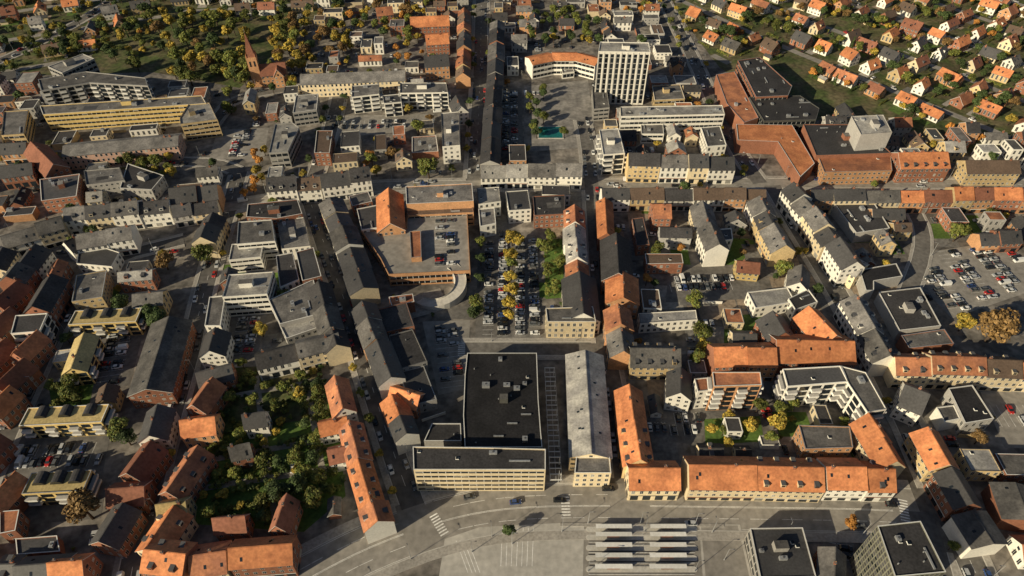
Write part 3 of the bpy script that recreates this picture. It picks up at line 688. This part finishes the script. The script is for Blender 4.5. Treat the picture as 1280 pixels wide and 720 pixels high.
# --- left side
G("warehouse",(212,398),(184,488),16,8,3.5,'r_grey','w_brick','punch',chim=0,sky=6)
G("brick_house",(198,508),(187,546),10,8,4,'r_slate','w_white'); HS("brick_house",176,574,75,13,10,7,4.5,'r_redbrown','w_brick'); HS("brick_house",158,613,5,12,9,7,4,'r_redbrown','w_brick'); HS("brick_house",141,655,80,13,10,7,4,'r_slate','w_brick')
def half_barrel(mb,c,d,L,r,z,m):
    n=(-d[1],d[0]); N=8; prev=None
    for i in range(N+1):
        t=math.pi*i/N; b=-r*math.cos(t); zz=z+r*.8*math.sin(t)
        A=(c[0]-d[0]*L/2+n[0]*b,c[1]-d[1]*L/2+n[1]*b,zz);B=(c[0]+d[0]*L/2+n[0]*b,c[1]+d[1]*L/2+n[1]*b,zz)
        if prev:
            mb.face([prev[0],prev[1],B,A],m)
        prev=(A,B)
    for s in(-1,1):
        mb.face([(c[0]+s*d[0]*L/2-n[0]*r*math.cos(math.pi*i/N),c[1]+s*d[1]*L/2-n[1]*r*math.cos(math.pi*i/N),z+r*.8*math.sin(math.pi*i/N)) for i in range(N+1)],'glass')
for a,b in(((90,398),(174,394)),((30,522),(132,517)),((34,605),(110,601))):
    q=[P(*a,8),P(*b,8)]; d,L=unit(*q); c=((q[0][0]+q[1][0])/2,(q[0][1]+q[1][1])/2)
    em=flat("terraced_apartments",rectp(c,d,L,8),8,'r_ochre','w_yellow','balcony',clut=0)
    mb=MB()
    for k in range(3):
        t=(k-1)*L/3.4; half_barrel(mb,(c[0]+d[0]*t-d[1]*1.5,c[1]+d[1]*t+d[0]*1.5),(-d[1],d[0]),4.6,2.1,8.1,'r_dark')
    ob=mb.obj("barrel_dormers",(c[0],c[1],0)); ob.parent=em; ob.location=(c[0]-em.location.x,c[1]-em.location.y,0)
G("terraced_apartments",(106,418),(90,462),9,8,3,'r_ochre','w_yellow','balcony')
R("town_house",[(66,345),(42,385)],11,9,DK,WM,seg=13); R("town_house",[(45,305),(10,350)],11,9,DK,['w_white','w_cream','w_brick'],seg=12)
F("shop_building",[(20,395),(60,392),(50,415),(14,418)],10,'r_dark','w_white','balcony'); F("apartment_building",[(96,345),(134,338),(128,372),(90,378)],8,'r_grey','w_ybrick','punch')
for u,v,L_,rf in((34,430,12,'r_orange2'),(14,468,14,'r_redbrown'),(0,500,11,'r_orange'),(10,366,14,'r_redbrown'),(4,612,12,'r_orange'),(0,400,12,'r_redbrown'),(-6,440,12,'r_orange2'),(-20,560,12,'r_redbrown')):
    HS("brick_house",u,v,72,L_,9,7,4.5,rf,'w_brick')
F("shop_building",[(0,640),(25,638),(20,664),(0,668)],7,'r_orange2','w_brick'); F("shop_building",[(100,300),(150,316),(140,334),(96,330)],6,'r_slate','w_white')
HS("row_house",52,708,5,15,9,8,4,'r_slate','w_brick'); HS("row_house",84,706,5,10,9,8,5,'r_orange','w_brick')
F("shop_building",[(20,674),(72,670),(76,690),(22,694)],4,'r_slate','w_brick','none')
for u,v,a,L,W,r,wl in[(255,492,75,13,9,'r_orange2','w_brick'),(248,527,8,12,9,'r_orange','w_obrick'),(230,588,75,18,9.5,'r_orange2','w_brick'),(215,632,10,9,8,'r_ochre','w_ybrick'),(202,662,75,15,10.5,'r_orange','w_cream'),(353,640,85,11,6.5,'r_redbrown','w_brick'),(318,520,10,8,6,'r_slate','w_white'),(300,560,15,7,5,'r_grey','w_brick'),(287,650,5,10,6,'r_redbrown','w_brick')]:
    HS("brick_house",u,v,a,L,W,7,4.5,r,wl,dorm=6 if L>14 else 0)
R("row_house",[(182,691),(235,697),(283,690)],10.5,8.5,['r_orange2','r_orange'],['w_brick','w_obrick','w_cream'],seg=13,dorm=5)
R("row_house",[(288,690),(366,684)],10,8.5,['r_orange','r_orange2'],BR,seg=14,dorm=5)
R("row_house",[(420,472),(430,512)],8.5,8,['r_orange','r_orange2'],['w_white','w_cream'],seg=12,rise=4); R("row_house",[(436,528),(448,575),(464,628),(472,655)],9,8,['r_orange','r_orange2','r_orange2'],['w_white','w_obrick','w_cream'],seg=12,rise=4,dorm=5)
HS("brick_house",416,528,15,10,7,6,3.5,'r_orange','w_white');HS("brick_house",428,562,15,10,7,6,3.5,'r_redbrown','w_white')
# ------------------------------------------------------------------ church
def church():
    c=P(324,106); d=(0.97,0.22); l=math.hypot(*d); d=(d[0]/l,d[1]/l); n=(-d[1],d[0])
    em=bpy.data.objects.new("brick_church",None); em.location=(c[0],c[1],0); scene.collection.objects.link(em)
    mb=MB(); mb.box(c,d,6,6,0,20,'w_obrick')
    for s in(-1,1):
        for a in(-1.3,1.3):
            for ax in(0,1):
                dd,nn=(d,n) if ax==0 else (n,d)
                p=(c[0]+dd[0]*a+nn[0]*s*3.04,c[1]+dd[1]*a+nn[1]*s*3.04)
                mb.box(p,dd,1.0,0.1,14,17.5,'glass'); 
    for s in((-1,-1),(1,-1),(1,1),(-1,1)):
        mb.cyl((c[0]+d[0]*s[0]*2.6+n[0]*s[1]*2.6,c[1]+d[1]*s[0]*2.6+n[1]*s[1]*2.6),.5,.02,20,23,'r_orange2',6,False)
    apex=(c[0],c[1],35); q=[(x,y,20.0) for x,y in rectp(c,d,5.4,5.4)]
    for i in range(4): mb.face([q[i],q[(i+1)%4],apex],'r_redbrown')
    mb.cyl(c,.08,.05,34.8,37,'metal',5)
    t=mb.obj("steeple",(c[0],c[1],0)); cc=(c[0]+d[0]*11,c[1]+d[1]*11)
    nv=gable("nave",cc,d,16,9,8,5.5,'r_redbrown','w_obrick','punch',chim=0,sky=0)
    tr=gable("transept",(c[0]+d[0]*14,c[1]+d[1]*14),n,14,6,7.9,4.5,'r_redbrown','w_obrick','punch',chim=0,sky=0)
    for o in(t,nv,tr):
        o.parent=em; o.location=(o.location.x-c[0],o.location.y-c[1],0)
    mark(rectp(c,d,8,8),BLD)
church()
# ------------------------------------------------------------------ bus terminal
TZ=0.135
def terminal():
    poly=[P(u,v) for u,v in[(556,674),(600,659),(700,654),(925,656),(945,745),(545,745)]]
    sheet("bus_station_pavement",poly,TZ,'concrete'); mark(poly,LOT)
    for k,v in enumerate((662,672,685,698,712)):
        a,b=P(736,v),P(868,v); d,L=unit(a,b); c=((a[0]+b[0])/2,(a[1]+b[1])/2); n=(-d[1],d[0])
        mb=MB(); mb.box(c,d,L,1.9,TZ,TZ+.155,'w_grey','kerb')
        for s_ in(-1,1): mb.box((c[0]+s_*n[0]*1.25,c[1]+s_*n[1]*1.25),d,L,0.3,TZ,TZ+.02,'r_slate')
        mb.cyl(a,.95,.95,TZ,TZ+.153,'kerb',14);mb.cyl(b,.95,.95,TZ,TZ+.153,'kerb',14)
        t=-L/2+3
        while t<L/2-2:
            cc=(c[0]+d[0]*t+n[0]*.75,c[1]+d[1]*t+n[1]*.75); mb.cyl(cc,.05,.05,TZ+.15,1.25,'metal',5); t+=3
        mb.box((c[0]+n[0]*.75,c[1]+n[1]*.75),d,L-5,.06,1.2,1.28,'metal'); mb.obj("bus_platform")
        for t in(-L*.27,L*.24):
            cc=(c[0]+d[0]*t,c[1]+d[1]*t)
            s=MB(); s.box(cc,d,12,1.5,2.5,2.62,'metal','trim')
            for x in(-5.5,-1.8,1.8,5.5): s.box((cc[0]+d[0]*x+n[0]*.4,cc[1]+d[1]*x+n[1]*.4),d,.09,.09,TZ+.15,2.5,'metal')
            s.box((cc[0]+n[0]*.5,cc[1]+n[1]*.5),d,11,.04,.6,2.3,'glass'); s.box(cc,d,4,.4,.65,.72,'w_brick')
            s.obj("bus_shelter",(cc[0],cc[1],0))
        A,B=P(736,v+6),P(868,v+6); paint.box(((A[0]+B[0])/2,(A[1]+B[1])/2),d,L,0.14,TZ+.004,TZ+.006,'paint')
    for k in range(7):
        a,b=P(628+k*6.5,660),P(626+k*6.5,708); d,L=unit(a,b); paint.box(((a[0]+b[0])/2,(a[1]+b[1])/2),d,L,0.2,TZ+.004,TZ+.006,'paint')
    for k in range(4):
        a,b=P(570+k*5,676),P(585+k*5,716); d,L=unit(a,b); paint.box(((a[0]+b[0])/2,(a[1]+b[1])/2),d,L,0.2,TZ+.004,TZ+.006,'paint')
    sheet("bus_lane",[P(u,v) for u,v in[(876,657),(922,657),(942,745),(884,745)]],TZ+.003,'asphalt_old')
    sheet("bus_lane",[P(u,v) for u,v in[(730,657),(874,657),(880,745),(728,745)]],TZ+.003,'asphalt_old')
    mb=MB()
    a,b=P(700,656),P(905,657); d,L=unit(a,b)
    mb.box(((a[0]+b[0])/2,(a[1]+b[1])/2),d,L,1.2,TZ,TZ+.13,'kerb','pavement')
    mb.obj("traffic_island")
terminal()
pz=[P(u,v) for u,v in[(655,108),(735,100),(742,150),(725,185),(655,190)]]
sheet("civic_plaza",pz,0.0505,'plaza'); mark(pz,GRN)
def pool():
    mb=MB(); c=P(688,166); mb.box(c,(1,0),15,13,0.01,0.4,'kerb','kerb'); mb.box(c,(1,0),14,12,0.402,0.406,'water','water'); mb.obj("fountain_pool")
pool()
def arcade():
    a,b=P(687,460,5),P(695,600,5); d,L=unit(a,b); mb=MB(); n=(-d[1],d[0]); k=int(L/2.2)
    for i in range(k+1):
        c=(a[0]+d[0]*L*i/k,a[1]+d[1]*L*i/k); mb.box(c,n,4.2,.3,5.0,5.25,'trim')
        if i%3==0:
            for s in(-1.8,1.8): mb.box((c[0]+n[0]*s,c[1]+n[1]*s),n,.18,.18,0,5,'trim')
    for s in(-2.0,0,2.0): mb.box(((a[0]+b[0])/2+n[0]*s,(a[1]+b[1])/2+n[1]*s),d,L,.12,5.26,5.36,'trim')
    mb.obj("arcade_canopy")
arcade()
def ramp():
    mb=MB(); c=P(548,362); r0,r1=8,13; N=18
    for i in range(N):
        t0=math.radians(60-200*i/N);t1=math.radians(60-200*(i+1)/N);z0=6.4*(1-i/N);z1=6.4*(1-(i+1)/N)
        q=lambda r,t,z:(c[0]+r*math.cos(t),c[1]+r*math.sin(t),z+.03)
        mb.face([q(r0,t0,z0),q(r1,t0,z0),q(r1,t1,z1),q(r0,t1,z1)],'concrete')
        for r in(r0,r1):
            mb.face([q(r,t0,-.03),q(r,t1,-.03),q(r,t1,z1+.9),q(r,t0,z0+.9)],'kerb')
    mb.obj("car_park_ramp",(c[0],c[1],0)); mark(rectp(c,(1,0),22,22),BLD)
ramp()
# ------------------------------------------------------------------ car parks
lot([(598,300),(672,296),(676,424),(594,426)],((636,420),(637,300)),.85,'asphalt',fillc=False)
for (a,b,pb) in(((610,418),(612,300),.7),((628,420),(629,300),.9),((650,420),(650,300),.9),((669,420),(666,300),.7)): carrow(a,b,pb)
lot([(1140,318),(1262,300),(1300,360),(1190,398),(1165,372)],((1180,330),(1235,395)),.75,'asphalt_old')
lot([(836,336),(926,330),(932,374),(832,378)],((840,350),(925,347)),.8)
lot([(528,402),(588,400),(582,486),(548,494)],((560,490),(550,402)),.6,'asphalt_old')
lot([(122,418),(180,414),(162,482),(102,486)],((122,480),(140,415)),.75)
lot([(22,546),(138,541),(128,594),(8,600)],((20,568),(130,563)),.75)
lot([(4,628),(130,622),(126,648),(40,655)],((10,635),(120,630)),.7)
lot([(1222,482),(1300,484),(1320,560),(1256,560)],((1240,500),(1280,500)),.25,'asphalt_old')
lot([(290,392),(336,388),(322,442),(284,446)],((300,440),(312,390)),.75)
lot([(272,162),(336,160),(330,200),(262,198)],((300,162),(290,198)),.6,'asphalt_old')
lot([(424,145),(545,142),(500,165),(424,172)],((430,160),(500,158)),.6,'asphalt_old')
lot([(832,495),(886,520),(876,556),(836,552)],((840,520),(870,520)),.5)
lot([(1020,648),(1065,648),(1070,720),(1030,725)],((1045,650),(1055,720)),.4)
lot([(622,112),(652,110),(654,190),(622,192)],((636,112),(636,190)),.7)
lot([(560,385),(592,382),(592,400),(556,398)],((575,400),(590,400)),.6)
# ------------------------------------------------------------------ greens
for px,m in[([(255,545),(420,500),(432,620),(380,665),(240,655)],'lawn'),([(880,524),(950,520),(955,552),(882,556)],'lawn'),([(905,395),(950,392),(965,425),(905,430)],'lawn'),([(265,462),(400,452),(412,520),(255,545)],'grass'),([(680,300),(705,298),(704,372),(682,374)],'lawn'),([(110,365),(150,360),(145,392),(108,394)],'lawn'),([(655,112),(680,110),(682,165),(655,168)],'grass'),([(70,190),(200,200),(190,212),(70,212)],'grass'),([(60,478),(118,476),(110,514),(66,514)],'lawn')]:
    lawn(px,m)
gp=MB()
for k,(a,b) in enumerate((((262,575),(412,548)),((255,610),(420,585)),((320,470),(345,660)),((380,460),(405,600)),((262,500),(405,475)))):
    A,B=P(*a),P(*b); d,L=unit(A,B); gp.face([(x,y,.052+.0005*k) for x,y in rectp(((A[0]+B[0])/2,(A[1]+B[1])/2),d,L,2.4)],'yard_a')
gp.obj("garden_path")
T([(205,326,'b',1.1),(255,320,'g',1.1),(188,392,'d',1.1),(196,400,'d',1),(326,412,'y',.9),(470,212,'y',.9),(535,210,'g',1.35),(522,162,'g',1.1),(510,135,'y',.9),
 (978,338,'g',1),(878,415,'g',1),(880,432,'y',.9),(870,450,'g',.8),(940,530,'y',1),(972,526,'y',1.1),(948,508,'g',.8),(1206,402,'y',1.2),(1246,408,'b',1.9),(1197,292,'g',1),(1240,268,'g',.9),
 (105,636,'b',1.4),(1066,652,'o',.8),(705,165,'g',.8),(704,372,'s',1),(152,382,'d',.9),(594,375,'g',.7),(1000,352,'g',.6),(150,540,'g',1.1),(158,548,'d',.9),(85,490,'g',.8),(90,476,'g',.8)])
T([(640,298,'y',.95),(648,300,'y',.9),(638,318,'y',.95),(640,332,'g',.8),(638,346,'y',1),(640,362,'y',.95),(636,378,'y',1),(636,392,'y',.8),(601,305,'g',.7),(601,325,'d',.7),(600,350,'d',.6),(598,385,'g',.7),(592,392,'d',.7),(676,305,'g',.6),(690,298,'g',.6)])
T([(318,190,'o',.9),(323,200,'o',.9),(320,212,'y',.9),(318,224,'o',.9),(316,236,'o',.8),(330,188,'y',.7),(326,222,'y',.7),(305,240,'o',.8)])
T([(662+ru(0,18),112+6*i,'d' if i%2 else 'g',.75) for i in range(10)])
T([(420,45,'y',1.3),(432,52,'y',1.2),(405,40,'b',1.1),(360,60,'y',1.2),(366,80,'y',1.1),(352,45,'g',1.2),(290,90,'g',1.3),(300,70,'y',1.1),(520,12,'y',1.1),(510,70,'o',1),(450,30,'y',1)])
scatter([(262,545),(405,505),(432,600),(385,662),(250,650)],22,['g','g','d','g','y'],.4,.85,6,BLD|ROAD)
scatter([(330,570),(400,550),(420,610),(380,655),(330,640)],12,['g','g','d','g'],.6,.95,4.5,BLD|ROAD)
scatter([(262,462),(400,452),(408,500),(260,545)],15,['g','d','g','y'],.4,.7,4,BLD|ROAD)
scatter([(262,460),(405,452),(432,600),(385,662),(250,650)],150,['s'],.6,1.3,2,BLD|ROAD,2)
scatter([(880,505),(990,500),(990,560),(880,560)],10,['g','s','y','s'],.4,.7,4)
scatter([(680,300),(705,298),(704,372),(682,374)],26,['s','s','g'],.5,.7,2.4,BLD|ROAD)
scatter([(165,200),(215,195),(218,222),(170,226)],12,['y','g','g'],.6,1,5,BLD)
scatter([(185,20),(310,20),(315,112),(215,108)],56,['d','g','g','y','b','y'],.8,1.3,6,BLD)
scatter([(338,30),(380,30),(385,92),(345,96)],26,['y','y','b','g'],.8,1.2,5.5,BLD|ROAD)
scatter([(385,20),(520,0),(510,80),(385,85)],40,['d','g','y','b','y','o'],.7,1.1,6,BLD|ROAD)
scatter([(60,480),(120,478),(110,512),(70,512)],10,['g','s'],.5,.9,4)
scatter([(660,20),(745,20),(750,60),(660,60)],26,['d','g','y'],.6,.9,6)
scatter([(0,60),(120,40),(200,30),(190,100),(110,68),(0,96)],36,['d','g','y','g'],.6,1.0,6)
scatter([(0,560),(30,540),(24,600),(0,610)],6,['g','d'],.6,.9,4)
for i,pb,sc in((1,.55,.5),(2,.2,.5),(5,.18,.5),(0,.3,.6),(3,.12,.5),(7,.14,.6),(9,.45,.6),(12,.5,.6),(13,.5,.65),(14,.6,.75),(15,.5,.8)):
    q,wd,sd,m,pk=RW[i]; ns=normals(q)
    for k in range(4,len(q)-3,4):
        for s in(-1,1):
            x,y=q[k][0]+ns[k][0]*s*(wd/2+1),q[k][1]+ns[k][1]*s*(wd/2+1)
            if rnd()<pb and not at(x,y)&BLD and not inroad(x,y,i,1): tree(x,y,random.choice('ggyyd'),sc)
for (x,y),d,z in PARK: car(x,y,math.atan2(d[1],d[0]),z+.005)
# ------------------------------------------------------------------ filler fabric inside blocks
BLOCKS=[]
def fill(px,dpx,n,Ls=(7,16),Ws=(6,11),hs=(3.5,8),pflat=.55,roofs=None,walls=None,margin=1.2,trees=None):
    poly=[P(u,v) for u,v in px]; xs=[p[0] for p in poly];ys=[p[1] for p in poly]; d0,_=unit(P(*dpx[0]),P(*dpx[1])); c=0
    BLOCKS.append((px,poly,d0))
    for _ in range(n*14):
        if c>=n: break
        x,y=ru(min(xs),max(xs)),ru(min(ys),max(ys))
        if not in1(x,y,poly): continue
        d=d0 if rnd()<.5 else (-d0[1],d0[0]); L=ru(*Ls);W=ru(*Ws);h=ru(*hs)
        if not free((x,y),d,L+2*margin,W+2*margin,BLD|ROAD|LOT|GRN|TREE): continue
        c+=1
        rf=random.choice(roofs or ['r_slate','r_dark','r_dark','r_grey','r_grey','r_lgrey','r_brown','r_orange2']); wl=random.choice(walls or WM)
        if rnd()<pflat: flat("town_building",rectp((x,y),d,L,W),h,rf,wl,'punch' if h>4 else 'none',clut=.7,par=.3)
        else: gable("town_building",(x,y),d,L,min(W,10),h,min(W,10)*.35,rf if rf not in('r_black',) else 'r_slate',wl,'punch',dorm=6 if rnd()<.3 else 0)
fill([(300,250),(385,250),(425,430),(262,450)],((300,260),(262,440)),50)
fill([(440,250),(590,240),(590,430),(530,560),(500,480)],((440,290),(480,400)),45)
fill([(595,236),(735,236),(735,385),(680,390),(678,300),(595,296)],((740,240),(748,350)),26)
fill([(765,245),(955,245),(1090,455),(775,455)],((770,300),(775,350)),70)
fill([(1000,250),(1140,250),(1170,330),(1190,430),(1110,440)],((1000,250),(1050,340)),40)
fill([(1140,245),(1400,245),(1400,300),(1150,300)],((1140,250),(1280,252)),30)
fill([(800,455),(1080,455),(1110,575),(810,580)],((800,450),(1000,452)),26,hs=(2.6,5),Ls=(5,10),Ws=(4,7))
fill([(1120,475),(1400,490),(1400,740),(1240,700)],((1130,490),(1200,640)),26)
fill([(0,300),(240,290),(200,400),(60,480),(-120,600),(-150,330)],((75,400),(20,520)),85)
fill([(60,400),(230,390),(180,690),(0,700)],((230,440),(180,660)),28,hs=(2.6,6),walls=BR,Ls=(6,11),Ws=(5,8))
fill([(-120,600),(0,480),(10,740),(-160,740)],((75,400),(20,520)),30)
fill([(260,455),(410,450),(470,660),(200,690)],((230,440),(180,660)),20,Ls=(4,7),Ws=(3,5),hs=(2.4,3.2))
fill([(0,100),(300,120),(300,250),(0,290)],((80,262),(210,250)),62)
fill([(-150,100),(0,100),(0,290),(-180,310)],((80,262),(210,250)),50)
fill([(300,120),(600,105),(600,225),(310,240)],((340,225),(460,215)),38)
fill([(605,0),(660,0),(660,225),(605,225)],((602,0),(600,110)),24)
fill([(640,-20),(830,-20),(860,110),(740,60),(640,60)],((840,10),(870,80)),36,hs=(3,7))
fill([(740,110),(930,110),(950,225),(740,225)],((780,200),(910,200)),30)
fill([(1020,150),(1400,185),(1400,226),(1020,226)],((1120,200),(1280,200)),34)
fill([(380,10),(600,-30),(595,100),(320,108)],((376,95),(506,90)),34)
fill([(515,600),(560,615),(520,630),(500,590)],((470,500),(500,590)),2)
fill([(1020,645),(1060,645),(1060,720),(1030,720)],((1030,645),(1040,720)),2,Ls=(5,8),Ws=(4,6))
fill([(200,690),(420,670),(380,745),(200,745)],((182,691),(283,689)),6,Ls=(6,10),Ws=(5,8))
fill([(-20,640),(150,640),(150,745),(-40,745)],((182,691),(283,689)),14,walls=BR,roofs=['r_slate','r_redbrown','r_orange2'],Ls=(6,12),Ws=(6,9))
PN=0; patches=MB()
for px,poly,d0 in BLOCKS:
    xs=[p[0] for p in poly];ys=[p[1] for p in poly]
    A=abs(sum(poly[i][0]*poly[(i+1)%len(poly)][1]-poly[(i+1)%len(poly)][0]*poly[i][1] for i in range(len(poly))))/2
    for _ in range(int(A/220)):
        x,y=ru(min(xs),max(xs)),ru(min(ys),max(ys))
        if not in1(x,y,poly): continue
        d=d0 if rnd()<.5 else (-d0[1],d0[0])
        if PN<120:
            PN+=1; patches.face([(a,b,.005+.0002*PN) for a,b in rectp((x,y),d,ru(8,26),ru(6,16))],random.choice(['yard_a','yard_b','yard_c','lawn','yard_b']))
    for _ in range(int(A/110)):
        x,y=ru(min(xs),max(xs)),ru(min(ys),max(ys))
        if not in1(x,y,poly): continue
        d=d0 if rnd()<.5 else (-d0[1],d0[0]); t=rnd()
        if t<.2 and free((x,y),d,11,1.5,BLD|ROAD|LOT|TREE):
            mb=MB(); L=ru(6,12); mb.box((x,y),d,L,.22,0,ru(1.4,2),random.choice(['w_brick','w_white','w_ybrick','dtrim'])); mb.obj("yard_wall",(x,y,0))
        elif t<.5:
            k=random.randint(1,5)
            for i in range(k):
                X,Y=x+d[0]*i*2.7,y+d[1]*i*2.7
                if free((X,Y),d,2.5,5,BLD|ROAD|LOT|TREE): car(X,Y,math.atan2(d[0],-d[1]),.06); mark(rectp((X,Y),d,2.3,4.6),TREE)
        else:
            if free((x,y),d,3,3,BLD|ROAD|LOT|TREE): tree(x,y,random.choice('gggddyyysob'),ru(.4,.9))
patches.obj("yard_paving")
# ------------------------------------------------------------------ suburbs
def hedge_mesh(i):
    rs=random.Random(i); mb=MB(); 
    for k in range(260):
        p=Vector((rs.uniform(-5,5),rs.uniform(-.5,.5),rs.uniform(.1,1.7))); nn=Vector((rs.uniform(-.4,.4),rs.choice((-1,1))*rs.random(),rs.uniform(0,1))).normalized()
        t=nn.orthogonal().normalized();bt=nn.cross(t);s=rs.uniform(.2,.4)
        mb.face([tuple(p-t*s),tuple(p-bt*s*.7),tuple(p+t*s),tuple(p+bt*s*.7)],'leaf_dark' if i%2 else 'leaf_green')
    return mb.mesh("hedge")
HEDGE=[hedge_mesh(i) for i in range(2)]
def suburb(px,ang,lotw=18.5,block=50,porange=.6,tr=1.0):
    poly=[P(u,v) for u,v in px]; a=math.radians(ang); d=(math.cos(a),math.sin(a)); n=(-d[1],d[0])
    xs=[p[0] for p in poly];ys=[p[1] for p in poly]; cx,cy=sum(xs)/len(xs),sum(ys)/len(ys)
    mbr=MB(); dr=MB()
    inside=lambda x,y: in1(x,y,poly)
    wob=lambda i:3.5*math.sin(i*.09)
    for r in range(-14,15):
        b0=r*block
        for i in range(-130,130):
            bb=b0+wob(i+r*7); x,y=cx+d[0]*i*5+n[0]*bb,cy+d[1]*i*5+n[1]*bb
            if inside(x,y) and free((x,y),d,5,6,BLD|ROAD):
                q=rectp((x,y),d,5.3,5.5); mbr.face([(*p,0.03+.001*(i%2)) for p in q],'asphalt_old'); mark(q,LOT)
                if rnd()<.14: car(x+n[0]*2,y+n[1]*2,a,.035)
    for r in range(-14,15):
        b0=r*block
        for s in(-1,1):
            for i in range(-40,40):
                aa=i*lotw+ru(-4,4); b=b0+wob(aa/5+r*7)+s*(12.5+ru(-1.5,4)); x,y=cx+d[0]*aa+n[0]*b,cy+d[1]*aa+n[1]*b
                if not inside(x,y): continue
                dd=d if rnd()<.5 else n; t=ru(-.14,.14); dd=(dd[0]*math.cos(t)-dd[1]*math.sin(t),dd[0]*math.sin(t)+dd[1]*math.cos(t))
                L=ru(8.5,14);W=ru(6.5,9)
                if rnd()>.1 and free((x,y),dd,L+2,W+2,BLD|ROAD):
                    h=ru(3,5.4)
                    rf=random.choice(['r_orange','r_orange','r_orange2']) if rnd()<porange else random.choice(['r_slate','r_redbrown','r_grey','r_brown'])
                    wl=random.choice(['w_white','w_white','w_white','w_brick','w_ybrick','w_cream','w_obrick'])
                    gable("detached_house",(x,y),dd,L,W,h,W*ru(.42,.56),rf,wl,'punch',sky=2,dorm=7 if rnd()<.25 else 0)
                    if rnd()<.8:
                        u_=ru(-6,6); c_=(x+d[0]*u_-n[0]*s*5,y+d[1]*u_-n[1]*s*5); dr.face([(p[0],p[1],.012+.002*(i%5)) for p in rectp(c_,n,ru(8,11),ru(3,7))],random.choice(['yard_a','yard_b','yard_c','pavement']))
                        if rnd()<.4: 
                            q_=(x+d[0]*(lotw/2-2)-n[0]*s*7,y+d[1]*(lotw/2-2)-n[1]*s*7)
                            if free(q_,d,3,4,BLD|TREE|ROAD): car(q_[0],q_[1],a+math.pi/2,.03); mark(rectp(q_,n,4.4,2.2),TREE)
                    if rnd()<.5: c_=(x+n[0]*s*8,y+n[1]*s*8); dr.face([(p[0],p[1],.022+.002*(i%4)) for p in rectp(c_,d,ru(7,14),ru(5,9))],random.choice(['lawn','lawn','yard_c']))
                for _ in range(9):
                    if rnd()<tr:
                        tx,ty=x+ru(-10,10)*d[0]+n[0]*s*ru(-9,14),y+ru(-10,10)*d[1]+n[1]*s*ru(-9,14)
                        if free((tx,ty),d,3,3,BLD|ROAD|LOT|TREE): tree(tx,ty,random.choice('gggddddyyybsocs'),ru(.45,.95))
                for g in(0,1):
                    if rnd()<.6:
                        if g==0: hx,hy,hd,ha=x+d[0]*lotw/2+n[0]*s*4,y+d[1]*lotw/2+n[1]*s*4,n,a+math.pi/2
                        else: hx,hy,hd,ha=x-n[0]*s*8.5,y-n[1]*s*8.5,d,a
                        if free((hx,hy),hd,9,1,BLD|ROAD|LOT): put("garden_hedge",random.choice(HEDGE),hx,hy,0,ha)
                if rnd()<.4:
                    sx,sy=x+n[0]*s*9+d[0]*ru(-6,6),y+n[1]*s*9+d[1]*ru(-6,6)
                    if free((sx,sy),d,6,5,BLD|ROAD|LOT|TREE): gable("garden_shed",(sx,sy),d,5,3.5,2.3,.9,random.choice(['r_slate','r_lgrey','r_brown']),'w_cream','none',chim=0,sky=0)
    mbr.obj("suburban_road"); dr.obj("driveway_paving")
suburb([(845,-70),(1500,-70),(1500,190),(1200,192),(1115,150),(1030,118),(990,70),(900,80),(850,10)],-52,tr=.6)
suburb([(650,-80),(840,-80),(850,10),(830,30),(640,-10)],-5,tr=.5)
suburb([(-300,-70),(180,-60),(200,30),(120,70),(0,100),(-280,110)],20,porange=.4,tr=.5)
suburb([(190,-70),(590,-80),(590,0),(300,30),(200,10)],8,porange=.5,tr=.55)
# ------------------------------------------------------------------ lamps
def lamp_mesh():
    mb=MB(); mb.cyl((0,0),.11,.06,0,8,'metal',7); mb.box((.7,0),(1,0),1.5,.08,7.9,7.98,'metal'); mb.box((1.5,0),(1,0),.7,.28,7.82,7.95,'dtrim'); mb.cyl((0,0),.2,.16,0,.5,'metal',7); return mb.mesh("street_lamp")
LM=lamp_mesh()
for (x,y),d in LAMPS:
    if not at(x,y)&BLD: put("street_lamp",LM,x,y,.15,math.atan2(d[1],d[0]))
for u,v in((735,654),(800,655),(868,656),(735,714),(868,714),(640,680),(590,690),(905,700)):
    x,y=P(u,v); put("street_lamp",LM,x,y,.13,0)
paint.obj("road_markings")
print("objects",len(bpy.data.objects))
